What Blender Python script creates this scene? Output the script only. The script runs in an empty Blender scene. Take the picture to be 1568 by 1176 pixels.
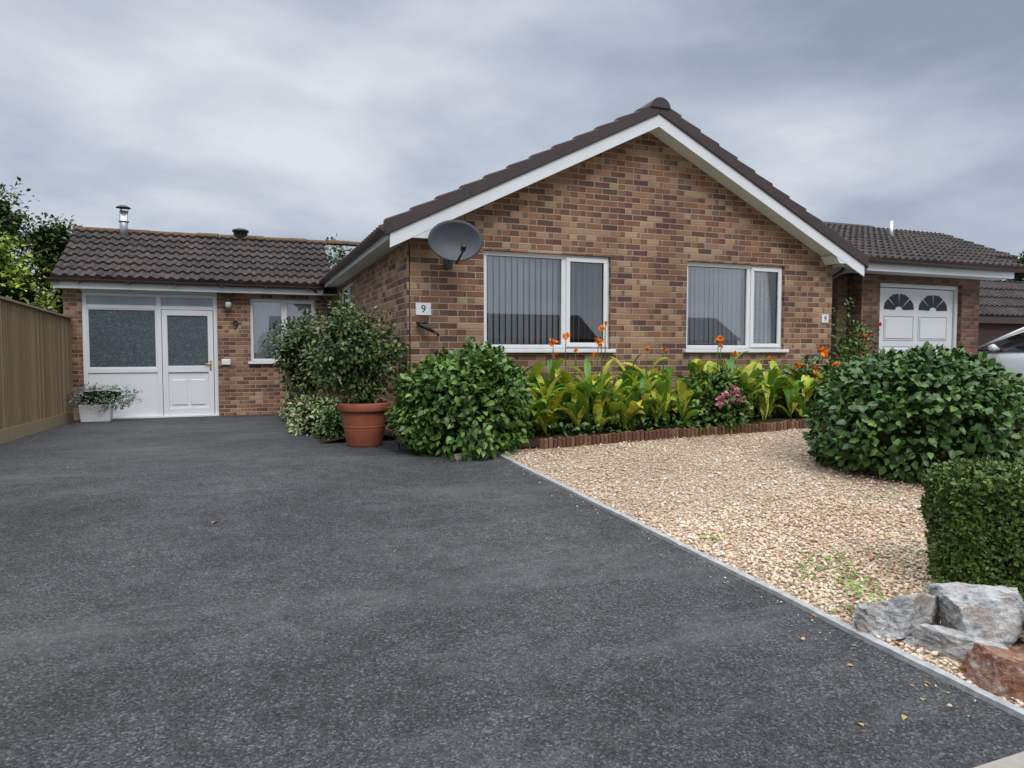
import bpy, math, random
import numpy as np
from math import radians, sin, cos, pi, sqrt, atan2
from mathutils import Vector, Matrix, noise
random.seed(7); RNG=np.random.default_rng(7)
scn=bpy.context.scene
scn.view_settings.view_transform='Standard'; scn.view_settings.look='None'; scn.view_settings.exposure=0

def g(x,y):
    if y<=0: b=0
    elif y<6.5: b=.33*y/7
    elif y<7.5:
        t=y-6.5; b=.33*6.5/7+.04714*t-(.04714+.0229)*t*t/2
    elif y<14.2: b=.3187-.0229*(y-7.5)
    else: b=.165
    return b+min(.1,max(0,.02*(x-2.6)))*min(1,max(0,y/7))

# ---------------------------------------------------------------- nodes
class NB:
    def __init__(s,name,rough=.7,spec=.3,metal=0.):
        s.mat=bpy.data.materials.new(name); s.mat.use_nodes=True
        s.t=s.mat.node_tree; s.b=s.t.nodes['Principled BSDF']
        s.b.inputs['Roughness'].default_value=rough
        s.b.inputs['Specular IOR Level'].default_value=spec
        s.b.inputs['Metallic'].default_value=metal
    def n(s,typ,**kw):
        nd=s.t.nodes.new(typ)
        for k,v in kw.items(): setattr(nd,k,v)
        return nd
    def put(s,sock,v):
        if isinstance(v,bpy.types.NodeSocket): s.t.links.new(v,sock)
        else:
            if isinstance(v,tuple) and len(v)==3 and sock.type=='RGBA': v=(*v,1)
            sock.default_value=v
    def m(s,op,a,b=0.,c=None):
        nd=s.n('ShaderNodeMath',operation=op); s.put(nd.inputs[0],a); s.put(nd.inputs[1],b)
        if c is not None: s.put(nd.inputs[2],c)
        return nd.outputs[0]
    def mix(s,f,a,b,blend='MIX'):
        nd=s.n('ShaderNodeMix',data_type='RGBA',blend_type=blend)
        s.put(nd.inputs[0],f); s.put(nd.inputs[6],a); s.put(nd.inputs[7],b); return nd.outputs[2]
    def noise(s,vec,scale,detail=3,rough=.55,dist=0):
        nd=s.n('ShaderNodeTexNoise'); 
        if vec is not None: s.put(nd.inputs['Vector'],vec)
        nd.inputs['Scale'].default_value=scale; nd.inputs['Detail'].default_value=detail
        nd.inputs['Roughness'].default_value=rough; nd.inputs['Distortion'].default_value=dist
        return nd.outputs[0]
    def ramp(s,f,stops,interp='LINEAR'):
        nd=s.n('ShaderNodeValToRGB'); cr=nd.color_ramp; cr.interpolation=interp
        while len(cr.elements)<len(stops): cr.elements.new(.5)
        for e,(p,c) in zip(cr.elements,stops):
            e.position=p; e.color=(*c,1) if len(c)==3 else c
        s.put(nd.inputs[0],f); return nd.outputs[0]
    def pos(s): return s.n('ShaderNodeNewGeometry').outputs['Position']
    def rnd(s): return s.n('ShaderNodeNewGeometry').outputs['Random Per Island']
    def bump(s,h,strength=.5,dist=.01):
        nd=s.n('ShaderNodeBump'); nd.inputs['Strength'].default_value=strength; nd.inputs['Distance'].default_value=dist
        s.put(nd.inputs['Height'],h); s.t.links.new(nd.outputs[0],s.b.inputs['Normal'])
    def col(s,c): s.put(s.b.inputs['Base Color'],c)

def simple(name,c,rough=.6,spec=.3,metal=0,var=.12,scale=6,bumpy=0):
    k=NB(name,rough,spec,metal); p=k.pos()
    f=k.noise(p,scale,2)
    k.col(k.mix(f,tuple(x*(1-var) for x in c),tuple(min(1,x*(1+var)) for x in c)))
    if bumpy: k.bump(k.noise(p,scale*8,2),bumpy,.01)
    return k.mat

def brick_mat(name,stops,mortar=(.40,.34,.285),bond=.5):
    k=NB(name,.85,.2); ge=k.n('ShaderNodeNewGeometry')
    sp=k.n('ShaderNodeSeparateXYZ'); k.put(sp.inputs[0],ge.outputs['Position'])
    sn=k.n('ShaderNodeSeparateXYZ'); k.put(sn.inputs[0],ge.outputs['True Normal'])
    side=k.m('GREATER_THAN',k.m('ABSOLUTE',sn.outputs[0]),.6)
    u=k.m('ADD',k.m('MULTIPLY',sp.outputs[1],side),k.m('MULTIPLY',sp.outputs[0],k.m('SUBTRACT',1,side)))
    u=k.m('ADD',u,20.013); v=k.m('ADD',sp.outputs[2],5.02)
    wob=k.noise(ge.outputs['Position'],9,2)
    v=k.m('ADD',v,k.m('MULTIPLY',k.m('SUBTRACT',wob,.5),.010))
    u=k.m('ADD',u,k.m('MULTIPLY',k.m('SUBTRACT',wob,.5),.02))
    vv=k.m('DIVIDE',v,.075); row=k.m('FLOOR',vv); fv=k.m('FRACT',vv)
    off=k.m('MULTIPLY',k.m('MODULO',row,2),bond)
    uu=k.m('ADD',k.m('DIVIDE',u,.225),off); colm=k.m('FLOOR',uu); fu=k.m('FRACT',uu)
    cb=k.n('ShaderNodeCombineXYZ'); k.put(cb.inputs[0],colm); k.put(cb.inputs[1],row); k.put(cb.inputs[2],side)
    wn=k.n('ShaderNodeTexWhiteNoise',noise_dimensions='3D'); k.put(wn.inputs[0],cb.outputs[0])
    base=k.ramp(wn.outputs[0],stops,'CONSTANT')
    cb2=k.n('ShaderNodeCombineXYZ'); k.put(cb2.inputs[0],row); k.put(cb2.inputs[1],colm); cb2.inputs[2].default_value=4
    wn2=k.n('ShaderNodeTexWhiteNoise',noise_dimensions='3D'); k.put(wn2.inputs[0],cb2.outputs[0])
    endm=k.m('MULTIPLY',k.m('GREATER_THAN',fu,k.m('ADD',.40,k.m('MULTIPLY',wn2.outputs[0],.75))),.62)
    base=k.mix(endm,base,(.085,.050,.043))
    fine=k.noise(ge.outputs['Position'],60,4,.7)
    base=k.mix(k.m('MULTIPLY',fine,.5),base,(.115,.068,.052))
    patch=k.noise(ge.outputs['Position'],1.1,4,.6)
    mo=k.mix(patch,tuple(x*.75 for x in mortar),tuple(x*1.15 for x in mortar))
    e=k.m('MINIMUM',k.m('MULTIPLY',k.m('MINIMUM',fu,k.m('SUBTRACT',1,fu)),.225),k.m('MULTIPLY',k.m('MINIMUM',fv,k.m('SUBTRACT',1,fv)),.075))
    e=k.m('ADD',e,k.m('MULTIPLY',k.m('SUBTRACT',fine,.5),.006))
    mr=k.n('ShaderNodeMapRange'); k.put(mr.inputs[0],e); mr.inputs[1].default_value=.0035; mr.inputs[2].default_value=.008
    c=k.mix(mr.outputs[0],mo,base)
    c=k.mix(1.0,c,k.ramp(patch,[(.3,(.76,.75,.76)),(.7,(1.17,1.13,1.08))]),'MULTIPLY')
    k.col(c); k.bump(k.m('ADD',mr.outputs[0],k.m('MULTIPLY',fine,.3)),.7,.008)
    return k.mat
BR=[(0,(.38,.215,.13)),(.16,(.29,.145,.085)),(.34,(.44,.28,.17)),(.5,(.25,.12,.075)),(.64,(.36,.195,.115)),(.74,(.16,.085,.062)),(.84,(.50,.34,.22)),(.94,(.12,.07,.057))]
M_brick=brick_mat('brick_multi',BR)
M_brick2=brick_mat('brick_brown',[(0,(.26,.14,.09)),(.25,(.20,.10,.07)),(.5,(.30,.18,.11)),(.75,(.14,.075,.055))],(.2,.17,.15))

def white_pvc():
    k=NB('white_upvc',.35,.45); p=k.pos(); f=k.noise(p,3,3,.6)
    k.col(k.mix(f,(.70,.72,.74),(.80,.81,.82))); return k.mat
M_white=white_pvc()
M_wpaint=simple('white_board_paint',(.72,.74,.76),.5,.35,var=.09,scale=2.5)
M_brown=simple('brown_gutter_plastic',(.070,.042,.038),.4,.4)
M_seal=simple('black_seal',(.02,.02,.022),.6)
M_inwall=simple('interior_plaster',(.30,.29,.27),.9)
M_metal=simple('steel_flue',(.55,.56,.58),.3,.5,metal=.9)
M_dgrey=simple('dish_grey_paint',(.052,.058,.07),.5,.35,var=.2,scale=9)
M_black=simple('black_plastic',(.018,.018,.02),.4,.4)

def glass_mat(name,tint=(.95,.97,.98),base=.12,rough=.01):
    m=bpy.data.materials.new(name); m.use_nodes=True; t=m.node_tree; t.nodes.clear()
    o=t.nodes.new('ShaderNodeOutputMaterial'); mx=t.nodes.new('ShaderNodeMixShader')
    tr=t.nodes.new('ShaderNodeBsdfTransparent'); gl=t.nodes.new('ShaderNodeBsdfGlossy'); fr=t.nodes.new('ShaderNodeFresnel')
    ad=t.nodes.new('ShaderNodeMath'); ad.operation='ADD'; ad.inputs[1].default_value=base; fr.inputs[0].default_value=1.5
    tr.inputs[0].default_value=(*tint,1); gl.inputs['Roughness'].default_value=rough
    t.links.new(fr.outputs[0],ad.inputs[0]); t.links.new(ad.outputs[0],mx.inputs[0]); t.links.new(tr.outputs[0],mx.inputs[1]); t.links.new(gl.outputs[0],mx.inputs[2]); t.links.new(mx.outputs[0],o.inputs[0])
    return m
M_glass=glass_mat('window_glass')
def obscure():
    k=NB('obscured_glass',.12,.6); p=k.pos(); v=k.n('ShaderNodeTexVoronoi'); k.put(v.inputs['Vector'],p); v.inputs['Scale'].default_value=38
    f=k.noise(p,26,4,.7,1.5)
    k.col(k.ramp(f,[(.3,(.03,.042,.048)),(.55,(.085,.115,.125)),(.75,(.21,.26,.27))])); k.bump(v.outputs[0],.35,.004); return k.mat
M_obs=obscure()
M_pale=simple('fanlight_painted_reflection',(.34,.38,.42),.15,.6,var=.3,scale=3)  # pale reflection in the porch top lights, painted into the glass colour
M_blind=simple('blind_fabric',(.84,.87,.93),.8,.1,var=.05)

def tile_mat(name,a,b,lichen=.35):
    k=NB(name,.85,.15); uv=k.n('ShaderNodeUVMap').outputs[0]; s=k.n('ShaderNodeSeparateXYZ'); k.put(s.inputs[0],uv); p=k.pos()
    cb=k.n('ShaderNodeCombineXYZ'); k.put(cb.inputs[0],k.m('FLOOR',k.m('DIVIDE',s.outputs[0],.33))); k.put(cb.inputs[1],k.m('FLOOR',k.m('DIVIDE',s.outputs[1],.32)))
    wn=k.n('ShaderNodeTexWhiteNoise',noise_dimensions='2D'); k.put(wn.inputs[0],cb.outputs[0])
    c=k.mix(wn.outputs[0],a,b)
    f=k.noise(p,14,5,.75); lm=k.ramp(f,[(.54,(0,0,0)),(.66,(1,1,1))])
    c=k.mix(k.m('MULTIPLY',lm,lichen),c,(.24,.22,.17))
    c=k.mix(k.m('MULTIPLY',k.noise(p,2,3),.5),c,tuple(x*.5 for x in a))
    k.col(c); k.bump(k.noise(p,80,2),.4,.004); return k.mat
M_tile=tile_mat('concrete_roof_tile',(.042,.034,.033),(.082,.064,.058),.5)
M_tile2=tile_mat('neighbour_roof_tile',(.055,.046,.044),(.09,.075,.07),.35)
M_ridge=simple('ridge_tile_lichen',(.13,.085,.05),.9,.1,var=.6,scale=11,bumpy=.5)
M_verge=simple('verge_cap_plastic',(.062,.045,.046),.5,.3,var=.2)

# ---------------------------------------------------------------- mesh helpers
def empty(name):
    o=bpy.data.objects.new(name,None); scn.collection.objects.link(o); o.empty_display_size=.3; return o
def mesh(name,V,F,mat,parent=None,smooth=False,mats=None,mi=None):
    me=bpy.data.meshes.new(name); me.from_pydata([tuple(v) for v in V],[],F); me.update()
    for mm in (mats or [mat]): me.materials.append(mm)
    if mi is not None: me.polygons.foreach_set('material_index',mi)
    if smooth: me.polygons.foreach_set('use_smooth',[True]*len(me.polygons))
    o=bpy.data.objects.new(name,me); scn.collection.objects.link(o)
    if parent: o.parent=parent
    return o
def bev(o,w=.006,seg=2):
    b=o.modifiers.new('bevel','BEVEL'); b.width=w; b.segments=seg; b.limit_method='ANGLE'; b.angle_limit=radians(40); return o
def fixn(o):
    import bmesh
    bm=bmesh.new(); bm.from_mesh(o.data); bmesh.ops.recalc_face_normals(bm,faces=bm.faces); bm.to_mesh(o.data); bm.free(); return o
def box(name,X,Y,Z,mat,parent=None,b=0):
    x0,x1=X;y0,y1=Y;z0,z1=Z
    V=[(x0,y0,z0),(x1,y0,z0),(x1,y1,z0),(x0,y1,z0),(x0,y0,z1),(x1,y0,z1),(x1,y1,z1),(x0,y1,z1)]
    F=[(0,3,2,1),(4,5,6,7),(0,1,5,4),(1,2,6,5),(2,3,7,6),(3,0,4,7)]
    o=mesh(name,V,F,mat,parent)
    if b: bev(o,b)
    return o
def prism(name,poly,a,b,mat,parent=None,axis='Y',bv=0):
    n=len(poly)
    f=(lambda p,t:(p[0],t,p[1])) if axis=='Y' else ((lambda p,t:(t,p[0],p[1])) if axis=='X' else (lambda p,t:(p[0],p[1],t)))
    V=[f(p,a) for p in poly]+[f(p,b) for p in poly]
    F=[tuple(range(n)),tuple(range(2*n-1,n-1,-1))]+[(i,i+n,(i+1)%n+n,(i+1)%n) for i in range(n)]
    o=fixn(mesh(name,V,F,mat,parent))
    if bv: bev(o,bv)
    return o
def tube(name,pts,rad,mat,parent=None,seg=10,cap=True):
    pts=[Vector(p) for p in pts]; rad=rad if isinstance(rad,(list,tuple)) else [rad]*len(pts)
    V=[];F=[]
    for i,p in enumerate(pts):
        d=(pts[min(i+1,len(pts)-1)]-pts[max(i-1,0)]).normalized()
        a=d.orthogonal().normalized() if i==0 else (a-d*a.dot(d)).normalized()
        b=d.cross(a)
        for j in range(seg):
            t=2*pi*j/seg; V.append(p+(a*cos(t)+b*sin(t))*rad[i])
    for i in range(len(pts)-1):
        for j in range(seg):
            F.append((i*seg+j,i*seg+(j+1)%seg,(i+1)*seg+(j+1)%seg,(i+1)*seg+j))
    if cap: F+= [tuple(range(seg-1,-1,-1)),tuple(range((len(pts)-1)*seg,len(pts)*seg))]
    return mesh(name,V,F,mat,parent,True)
def lathe(name,prof,c,mat,parent=None,seg=32,axis=None):
    V=[];F=[]
    for r,z in prof:
        for j in range(seg): t=2*pi*j/seg; V.append((c[0]+r*cos(t),c[1]+r*sin(t),c[2]+z))
    for i in range(len(prof)-1):
        for j in range(seg): F.append((i*seg+j,i*seg+(j+1)%seg,(i+1)*seg+(j+1)%seg,(i+1)*seg+j))
    return mesh(name,V,F,mat,parent,True)
def fast(name,V,quads,tris,mat,parent=None,smooth=False):
    me=bpy.data.meshes.new(name); V=np.asarray(V,dtype=np.float32)
    me.vertices.add(len(V)); me.vertices.foreach_set('co',V.ravel())
    q=np.asarray(quads,dtype=np.int32).reshape(-1,4); t=np.asarray(tris,dtype=np.int32).reshape(-1,3)
    me.loops.add(q.size+t.size); me.loops.foreach_set('vertex_index',np.concatenate([q.ravel(),t.ravel()]))
    me.polygons.add(len(q)+len(t))
    me.polygons.foreach_set('loop_start',np.concatenate([np.arange(len(q))*4,q.size+np.arange(len(t))*3]).astype(np.int32))
    me.update(calc_edges=True); me.validate()
    me.materials.append(mat)
    if smooth: me.polygons.foreach_set('use_smooth',[True]*len(me.polygons))
    o=bpy.data.objects.new(name,me); scn.collection.objects.link(o)
    if parent: o.parent=parent
    return o
def nrm(a): return a/np.maximum(np.linalg.norm(a,axis=1,keepdims=True),1e-6)
TV=np.array([(0,0,0),(-.5,.3,.10),(.5,.3,.10),(-.42,.65,.06),(.42,.65,.06),(0,1,-.14),(0,.3,0),(0,.65,-.02)])
TQ=np.array([(6,2,4,7),(1,6,7,3)]); TT=np.array([(0,2,6),(0,6,1),(7,4,5),(3,7,5)])
SV=np.array([(0,0,0),(-.5,.5,.1),(.5,.5,.1),(0,1,-.08),(0,.5,0)]); SQ=np.array([(0,2,3,4),(0,4,3,1)])
def leaves(name,P,D,N,L,W,mat,parent=None,lo=False):
    D=nrm(D); N=nrm(N-D*np.sum(N*D,1,keepdims=True)); R=np.cross(D,N)
    tv,tq,tt=(SV,SQ,np.zeros((0,3),int)) if lo else (TV,TQ,TT)
    n=len(P); k=len(tv)
    V=P[:,None,:]+R[:,None,:]*(tv[None,:,0:1]*W[:,None,None])+D[:,None,:]*(tv[None,:,1:2]*L[:,None,None])+N[:,None,:]*(tv[None,:,2:3]*L[:,None,None])
    off=(np.arange(n)*k)[:,None,None]
    return fast(name,V.reshape(-1,3),(tq[None]+off).reshape(-1,4),(tt[None]+off).reshape(-1,3),mat,parent)
def rdirs(n): return nrm(RNG.normal(size=(n,3)))
def lump(d,seed,f=1.8,a=.22):
    return 1+a*noise.noise(Vector((d[0]*f+seed,d[1]*f,d[2]*f)))*1.6+a*.5*noise.noise(Vector((d[0]*f*2.6,d[1]*f*2.6+seed,d[2]*f*2.6)))*1.6
def leaf_mat(name,dark,mid,light,rough=.4,spec=.4):
    k=NB(name,rough,spec); k.col(k.ramp(k.rnd(),[(0,dark),(.5,mid),(.93,light),(1,tuple(min(1,x*1.25) for x in light))]))
    return k.mat
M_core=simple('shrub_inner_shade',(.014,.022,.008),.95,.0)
M_bark=simple('bark',(.09,.065,.045),.9,.1,var=.3,scale=20,bumpy=.5)
def shrub(name,c,rx,ry,rz,n,leaf,mat,ratio=.45,seed=1,parent=None,clus=70,lo=False,zcut=None,core=.78,shell=.3,amp=.2,freq=1.8):
    root=parent or empty(name)
    d=rdirs(n); r=np.array([lump(v,seed,freq,amp) for v in d])
    cd=rdirs(clus); idx=RNG.integers(0,clus,n); tuft=RNG.random(n)<.45
    d2=nrm(cd[idx]+RNG.normal(size=(n,3))*.13); d=np.where(tuft[:,None],d2,d)
    cr=np.array([lump(v,seed,freq,amp)*1.07 for v in cd]); r=np.where(tuft,cr[idx],r)
    rad=r*(1-shell*RNG.random(n)**1.6)+RNG.normal(size=n)*.02
    S=np.array([rx,ry,rz]); P=np.array(c)+d*rad[:,None]*S
    zc=c[2]-rz*.98 if zcut is None else zcut
    keep=P[:,2]>zc; P=P[keep]; d=d[keep]; m=len(P)
    D=d*.7+RNG.normal(size=(m,3))*.6+np.array([0,0,-.12]); N=d*.7+np.array([0,0,.6])+RNG.normal(size=(m,3))*.4
    L=leaf*(.65+.7*RNG.random(m)); 
    leaves('foliage',P,D,N,L,L*ratio,mat,root,lo)
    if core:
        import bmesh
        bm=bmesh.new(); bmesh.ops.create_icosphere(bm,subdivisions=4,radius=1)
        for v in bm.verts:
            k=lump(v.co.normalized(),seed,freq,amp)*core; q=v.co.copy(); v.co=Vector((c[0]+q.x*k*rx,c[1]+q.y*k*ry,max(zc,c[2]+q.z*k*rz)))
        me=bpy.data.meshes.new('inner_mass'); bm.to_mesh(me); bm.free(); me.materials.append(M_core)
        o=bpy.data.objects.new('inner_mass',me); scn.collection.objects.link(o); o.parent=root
    return root

# ---------------------------------------------------------------- ground
def grid_sheet(name,xs,ys,mat,dz,fx=None):
    V=[];F=[]
    for y in ys:
        for x in xs:
            X=fx(x,y) if fx else x
            V.append((X,y,g(X,y)+dz))
    nx=len(xs)
    for j in range(len(ys)-1):
        for i in range(nx-1): F.append((j*nx+i,j*nx+i+1,(j+1)*nx+i+1,(j+1)*nx+i))
    return mesh(name,V,F,mat,None,True)
def lin(a,b,n): return [a+(b-a)*i/n for i in range(n+1)]
kg=NB('grass_ground',.95,.1); p=kg.pos()
kg.col(kg.mix(kg.noise(p,.3,3),kg.mix(kg.noise(p,30,3),(.035,.06,.015),(.07,.10,.03)),(.06,.08,.03))); kg.bump(kg.noise(p,60,2),.6,.03)
grid_sheet('ground',[-600,-120,-40,-12,-6,-3]+lin(-2.5,14,33)+[20,40,120,600],[-600,-120,-30,-8,-2]+lin(0,16,48)+[20,40,120,600],kg.mat,0)

def asphalt(name,a=.045,b=.082):
    k=NB(name,.85,.25); p=k.pos()
    vo=k.n('ShaderNodeTexVoronoi'); k.put(vo.inputs['Vector'],p); vo.inputs['Scale'].default_value=125
    sp=k.n('ShaderNodeSeparateColor'); k.put(sp.inputs[0],vo.outputs['Color'])
    st=k.ramp(sp.outputs[0],[(0,(a*.25,a*.25,a*.25)),(.5,(a,a,a)),(.86,(b,b,b)),(1,(b*2.1,b*2.08,b*2.04))])
    st=k.mix(k.m('MULTIPLY',k.noise(p,260,2,.7),.45),st,(b*.95,b*.95,b*.95))
    big=k.noise(p,.8,6,.68,.15); st=k.mix(1.0,st,k.ramp(big,[(.30,(.68,.68,.685)),(.5,(1,1,1)),(.70,(1.38,1.37,1.35))]),'MULTIPLY')
    sm=k.noise(p,7,4,.75); st=k.mix(1.0,st,k.ramp(sm,[(.3,(.74,.74,.745)),(.7,(1.25,1.25,1.24))]),'MULTIPLY')
    mp=k.n('ShaderNodeMapping'); k.put(mp.inputs[0],p); mp.inputs['Scale'].default_value=(.35,1.1,1); mp.inputs['Rotation'].default_value=(0,0,.25)
    bd=k.noise(mp.outputs[0],1.7,6,.75,.1); st=k.mix(k.m('MULTIPLY',k.ramp(bd,[(.50,(0,0,0)),(.70,(1,1,1))]),.50),st,(.135,.133,.130))
    k.col(st); k.bump(vo.outputs['Distance'],1.0,.007)
    return k.mat
M_asph=asphalt('driveway_tarmac')
KX=lambda y: 2.60-(y-1.4)*.029     # edging line
def dfx(x,y):
    t=(x+2.75)/(2.6+2.75)
    return -2.75+t*(KX(min(y,7))+2.75) if x<=2.6 else x
grid_sheet('driveway',lin(-2.75,2.6,24),lin(1.46,14.19,50),M_asph,.004,dfx)
grid_sheet('neighbour_driveway',lin(9.6,20,10),lin(1.46,9.9,30),simple('neighbour_tarmac',(.11,.11,.11),.9,.2,scale=20),.004)
M_conc=simple('concrete_paving',(.30,.27,.23),.9,.15,var=.25,scale=14,bumpy=.4)
grid_sheet('pavement',lin(-30,30,30),lin(-.6,1.46,6),M_conc,.008)
grid_sheet('road',lin(-60,60,10),lin(-7,-.6,4),asphalt('road_tarmac',.04,.07),.004)
box('road_kerb',(-30,30),(-.72,-.6),(-.1,.06),M_conc,None,.01)

# gravel
def gravelmat(name,base=False):
    k=NB(name,.75,.3); p=k.pos()
    st=[(0,(.47,.30,.17)),(.14,(.66,.53,.38)),(.34,(.77,.68,.55)),(.55,(.58,.40,.24)),(.66,(.80,.74,.65)),(.87,(.42,.23,.13)),(.93,(.72,.58,.42))]
    if base:
        vo=k.n('ShaderNodeTexVoronoi'); k.put(vo.inputs['Vector'],p); vo.inputs['Scale'].default_value=52
        s=k.n('ShaderNodeSeparateColor'); k.put(s.inputs[0],vo.outputs['Color'])
        c=k.ramp(s.outputs[0],st,'CONSTANT'); c=k.mix(k.ramp(vo.outputs['Distance'],[(.35,(0,0,0)),(.75,(1,1,1))]),c,(.16,.11,.07))
        k.bump(vo.outputs['Distance'],1,-.02)
        c=k.mix(.25,c,(.24,.17,.11))
    else:
        c=k.ramp(k.rnd(),st); c=k.mix(k.m('MULTIPLY',k.noise(p,90,2),.3),c,(.48,.34,.22))
    big=k.noise(p,1.2,3); c=k.mix(1.0,c,k.ramp(big,[(.3,(.88,.84,.80)),(.7,(1.12,1.10,1.07))]),'MULTIPLY')
    k.col(c); return k.mat
def gfx(x,y): return KX(y)+.02 if x<=2.6 else x
groot=empty('gravel_bed')
o=grid_sheet('gravel_base',[2.6]+lin(2.9,9.6,20),lin(1.46,7.0,30),gravelmat('gravel_base',True),.012,gfx); o.parent=groot
PH=(1+5**.5)/2
ICO=nrm(np.array([(-1,PH,0),(1,PH,0),(-1,-PH,0),(1,-PH,0),(0,-1,PH),(0,1,PH),(0,-1,-PH),(0,1,-PH),(PH,0,-1),(PH,0,1),(-PH,0,-1),(-PH,0,1)],float))
IT=np.array([(0,11,5),(0,5,1),(0,1,7),(0,7,10),(0,10,11),(1,5,9),(5,11,4),(11,10,2),(10,7,6),(7,1,8),(3,9,4),(3,4,2),(3,2,6),(3,6,8),(3,8,9),(4,9,5),(2,4,11),(6,2,10),(8,6,7),(9,8,1)])
def stones(name,n,xs,ys,smin,smax,mat,parent,dz=.012,pw=1.35,XY=None):
    if XY is None:
        X=RNG.uniform(*xs,n); Y=ys[0]+(ys[1]-ys[0])*RNG.random(n)**pw
        ok=X>2.60-(Y-1.4)*.029+.02; X=X[ok];Y=Y[ok]
    else: X,Y=XY
    n=len(X)
    Z=np.array([g(a,b) for a,b in zip(X,Y)])+dz+RNG.random(n)*.012
    s=smin+(smax-smin)*RNG.random(n)**1.9
    V=ICO[None]*(1+.28*RNG.normal(size=(n,12,1)).clip(-1.5,1.5)*.8)*(s[:,None,None]*np.stack([np.ones(n),.55+.45*RNG.random(n),.35+.4*RNG.random(n)],1)[:,None,:])
    a=RNG.random(n)*2*pi; ca,sa=np.cos(a)[:,None],np.sin(a)[:,None]
    tl=RNG.normal(size=n)*.35; ct,st=np.cos(tl)[:,None],np.sin(tl)[:,None]
    x,y,z=V[...,0],V[...,1],V[...,2]; x,z=x*ct-z*st,x*st+z*ct
    V=np.stack([x*ca-y*sa+X[:,None],x*sa+y*ca+Y[:,None],z+Z[:,None]],-1)
    return fast(name,V.reshape(-1,3),np.zeros((0,4),int),(IT[None]+(np.arange(n)*12)[:,None,None]).reshape(-1,3),mat,parent)
M_peb=gravelmat('gravel_stones')
stones('pebbles',16000,(2.55,8.2),(1.5,6.95),.008,.019,M_peb,groot)
stones('pebbles_near',9000,(2.55,4.6),(1.5,4.2),.007,.017,M_peb,groot,pw=1)
ys_=RNG.uniform(1.6,6.5,60); stones('stray_pebbles',60,None,None,.004,.010,M_peb,groot,.004,XY=(KX(ys_)-.03-np.abs(RNG.normal(size=60))*.12,ys_))

# edging kerb
V=[];F=[]; ys=lin(1.46,7.0,60)
for y in ys:
    x=KX(y)+.004*sin(y*5)
    for dx,dz in ((-.02,-.05),(-.018+.003*random.random(),.024+.004*random.random()),(.018,.028+.003*random.random()),(.022,-.05)): V.append((x+dx,y,g(x,y)+dz))
for j in range(len(ys)-1):
    for i in range(3): F.append((j*4+i,(j+1)*4+i,(j+1)*4+i+1,j*4+i+1))
F.append((0,1,2,3))
mesh('concrete_edging_kerb',V,F,simple('edging_concrete',(.36,.36,.35),.9,.15,var=.5,scale=26,bumpy=.5))
# soil
ks=NB('soil',.95,.05); p=ks.pos(); ks.col(ks.mix(ks.noise(p,25,4,.7),(.02,.014,.01),(.075,.05,.032))); ks.bump(ks.noise(p,40,3),1,.03)
V=[];F=[];xs=lin(1.95,9.55,40);yy=[6.86,6.95,7.2,7.5,7.86]
for y in yy:
    for x in xs: V.append((x,y,g(x,y)+(.02 if y<6.9 else .09)+.02*random.random()))
for j in range(4):
    for i in range(40): F.append((j*41+i,j*41+i+1,(j+1)*41+i+1,(j+1)*41+i))
mesh('flower_bed_soil',V,F,ks.mat,None,True)
V=[];F=[];xs=[.95,1.2,1.5,1.76];yy=lin(8.4,14.15,16)
for y in yy:
    for i,x in enumerate(xs): V.append((x+(.1*sin(y*2) if i==0 else 0),y,g(x,y)+(.01 if i==0 else .07)))
for j in range(16):
    for i in range(3): F.append((j*4+i,j*4+i+1,(j+1)*4+i+1,(j+1)*4+i))
mesh('side_bed_soil',V,F,ks.mat,None,True)
# log-roll edging
V=[];F=[]; x=3.0; n=0
while x<8.2:
    r=.024+.004*random.random(); h=.10+.03*random.random(); yc=6.84+.02*sin(x*1.7)+(.03 if x>6.5 else 0)+.006*random.random(); z0=g(x,yc)-.02
    for k,(rr,z) in enumerate(((r,z0),(r,z0+h+.02),(r*.75,z0+h+.03))):
        for j in range(8): t=2*pi*j/8; V.append((x+rr*cos(t),yc+rr*sin(t),z))
    b=n*24
    for k in range(2):
        for j in range(8): F.append((b+k*8+j,b+k*8+(j+1)%8,b+(k+1)*8+(j+1)%8,b+(k+1)*8+j))
    F.append(tuple(b+16+j for j in range(8))); n+=1; x+=r*2+.002
kl=NB('log_edging_wood',.8,.15); kl.col(kl.mix(kl.noise(kl.pos(),30,3),kl.ramp(kl.rnd(),[(0,(.13,.06,.035)),(.6,(.24,.115,.065)),(1,(.34,.21,.13))]),(.08,.045,.03)))
mesh('log_roll_edging',V,F,kl.mat)

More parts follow.
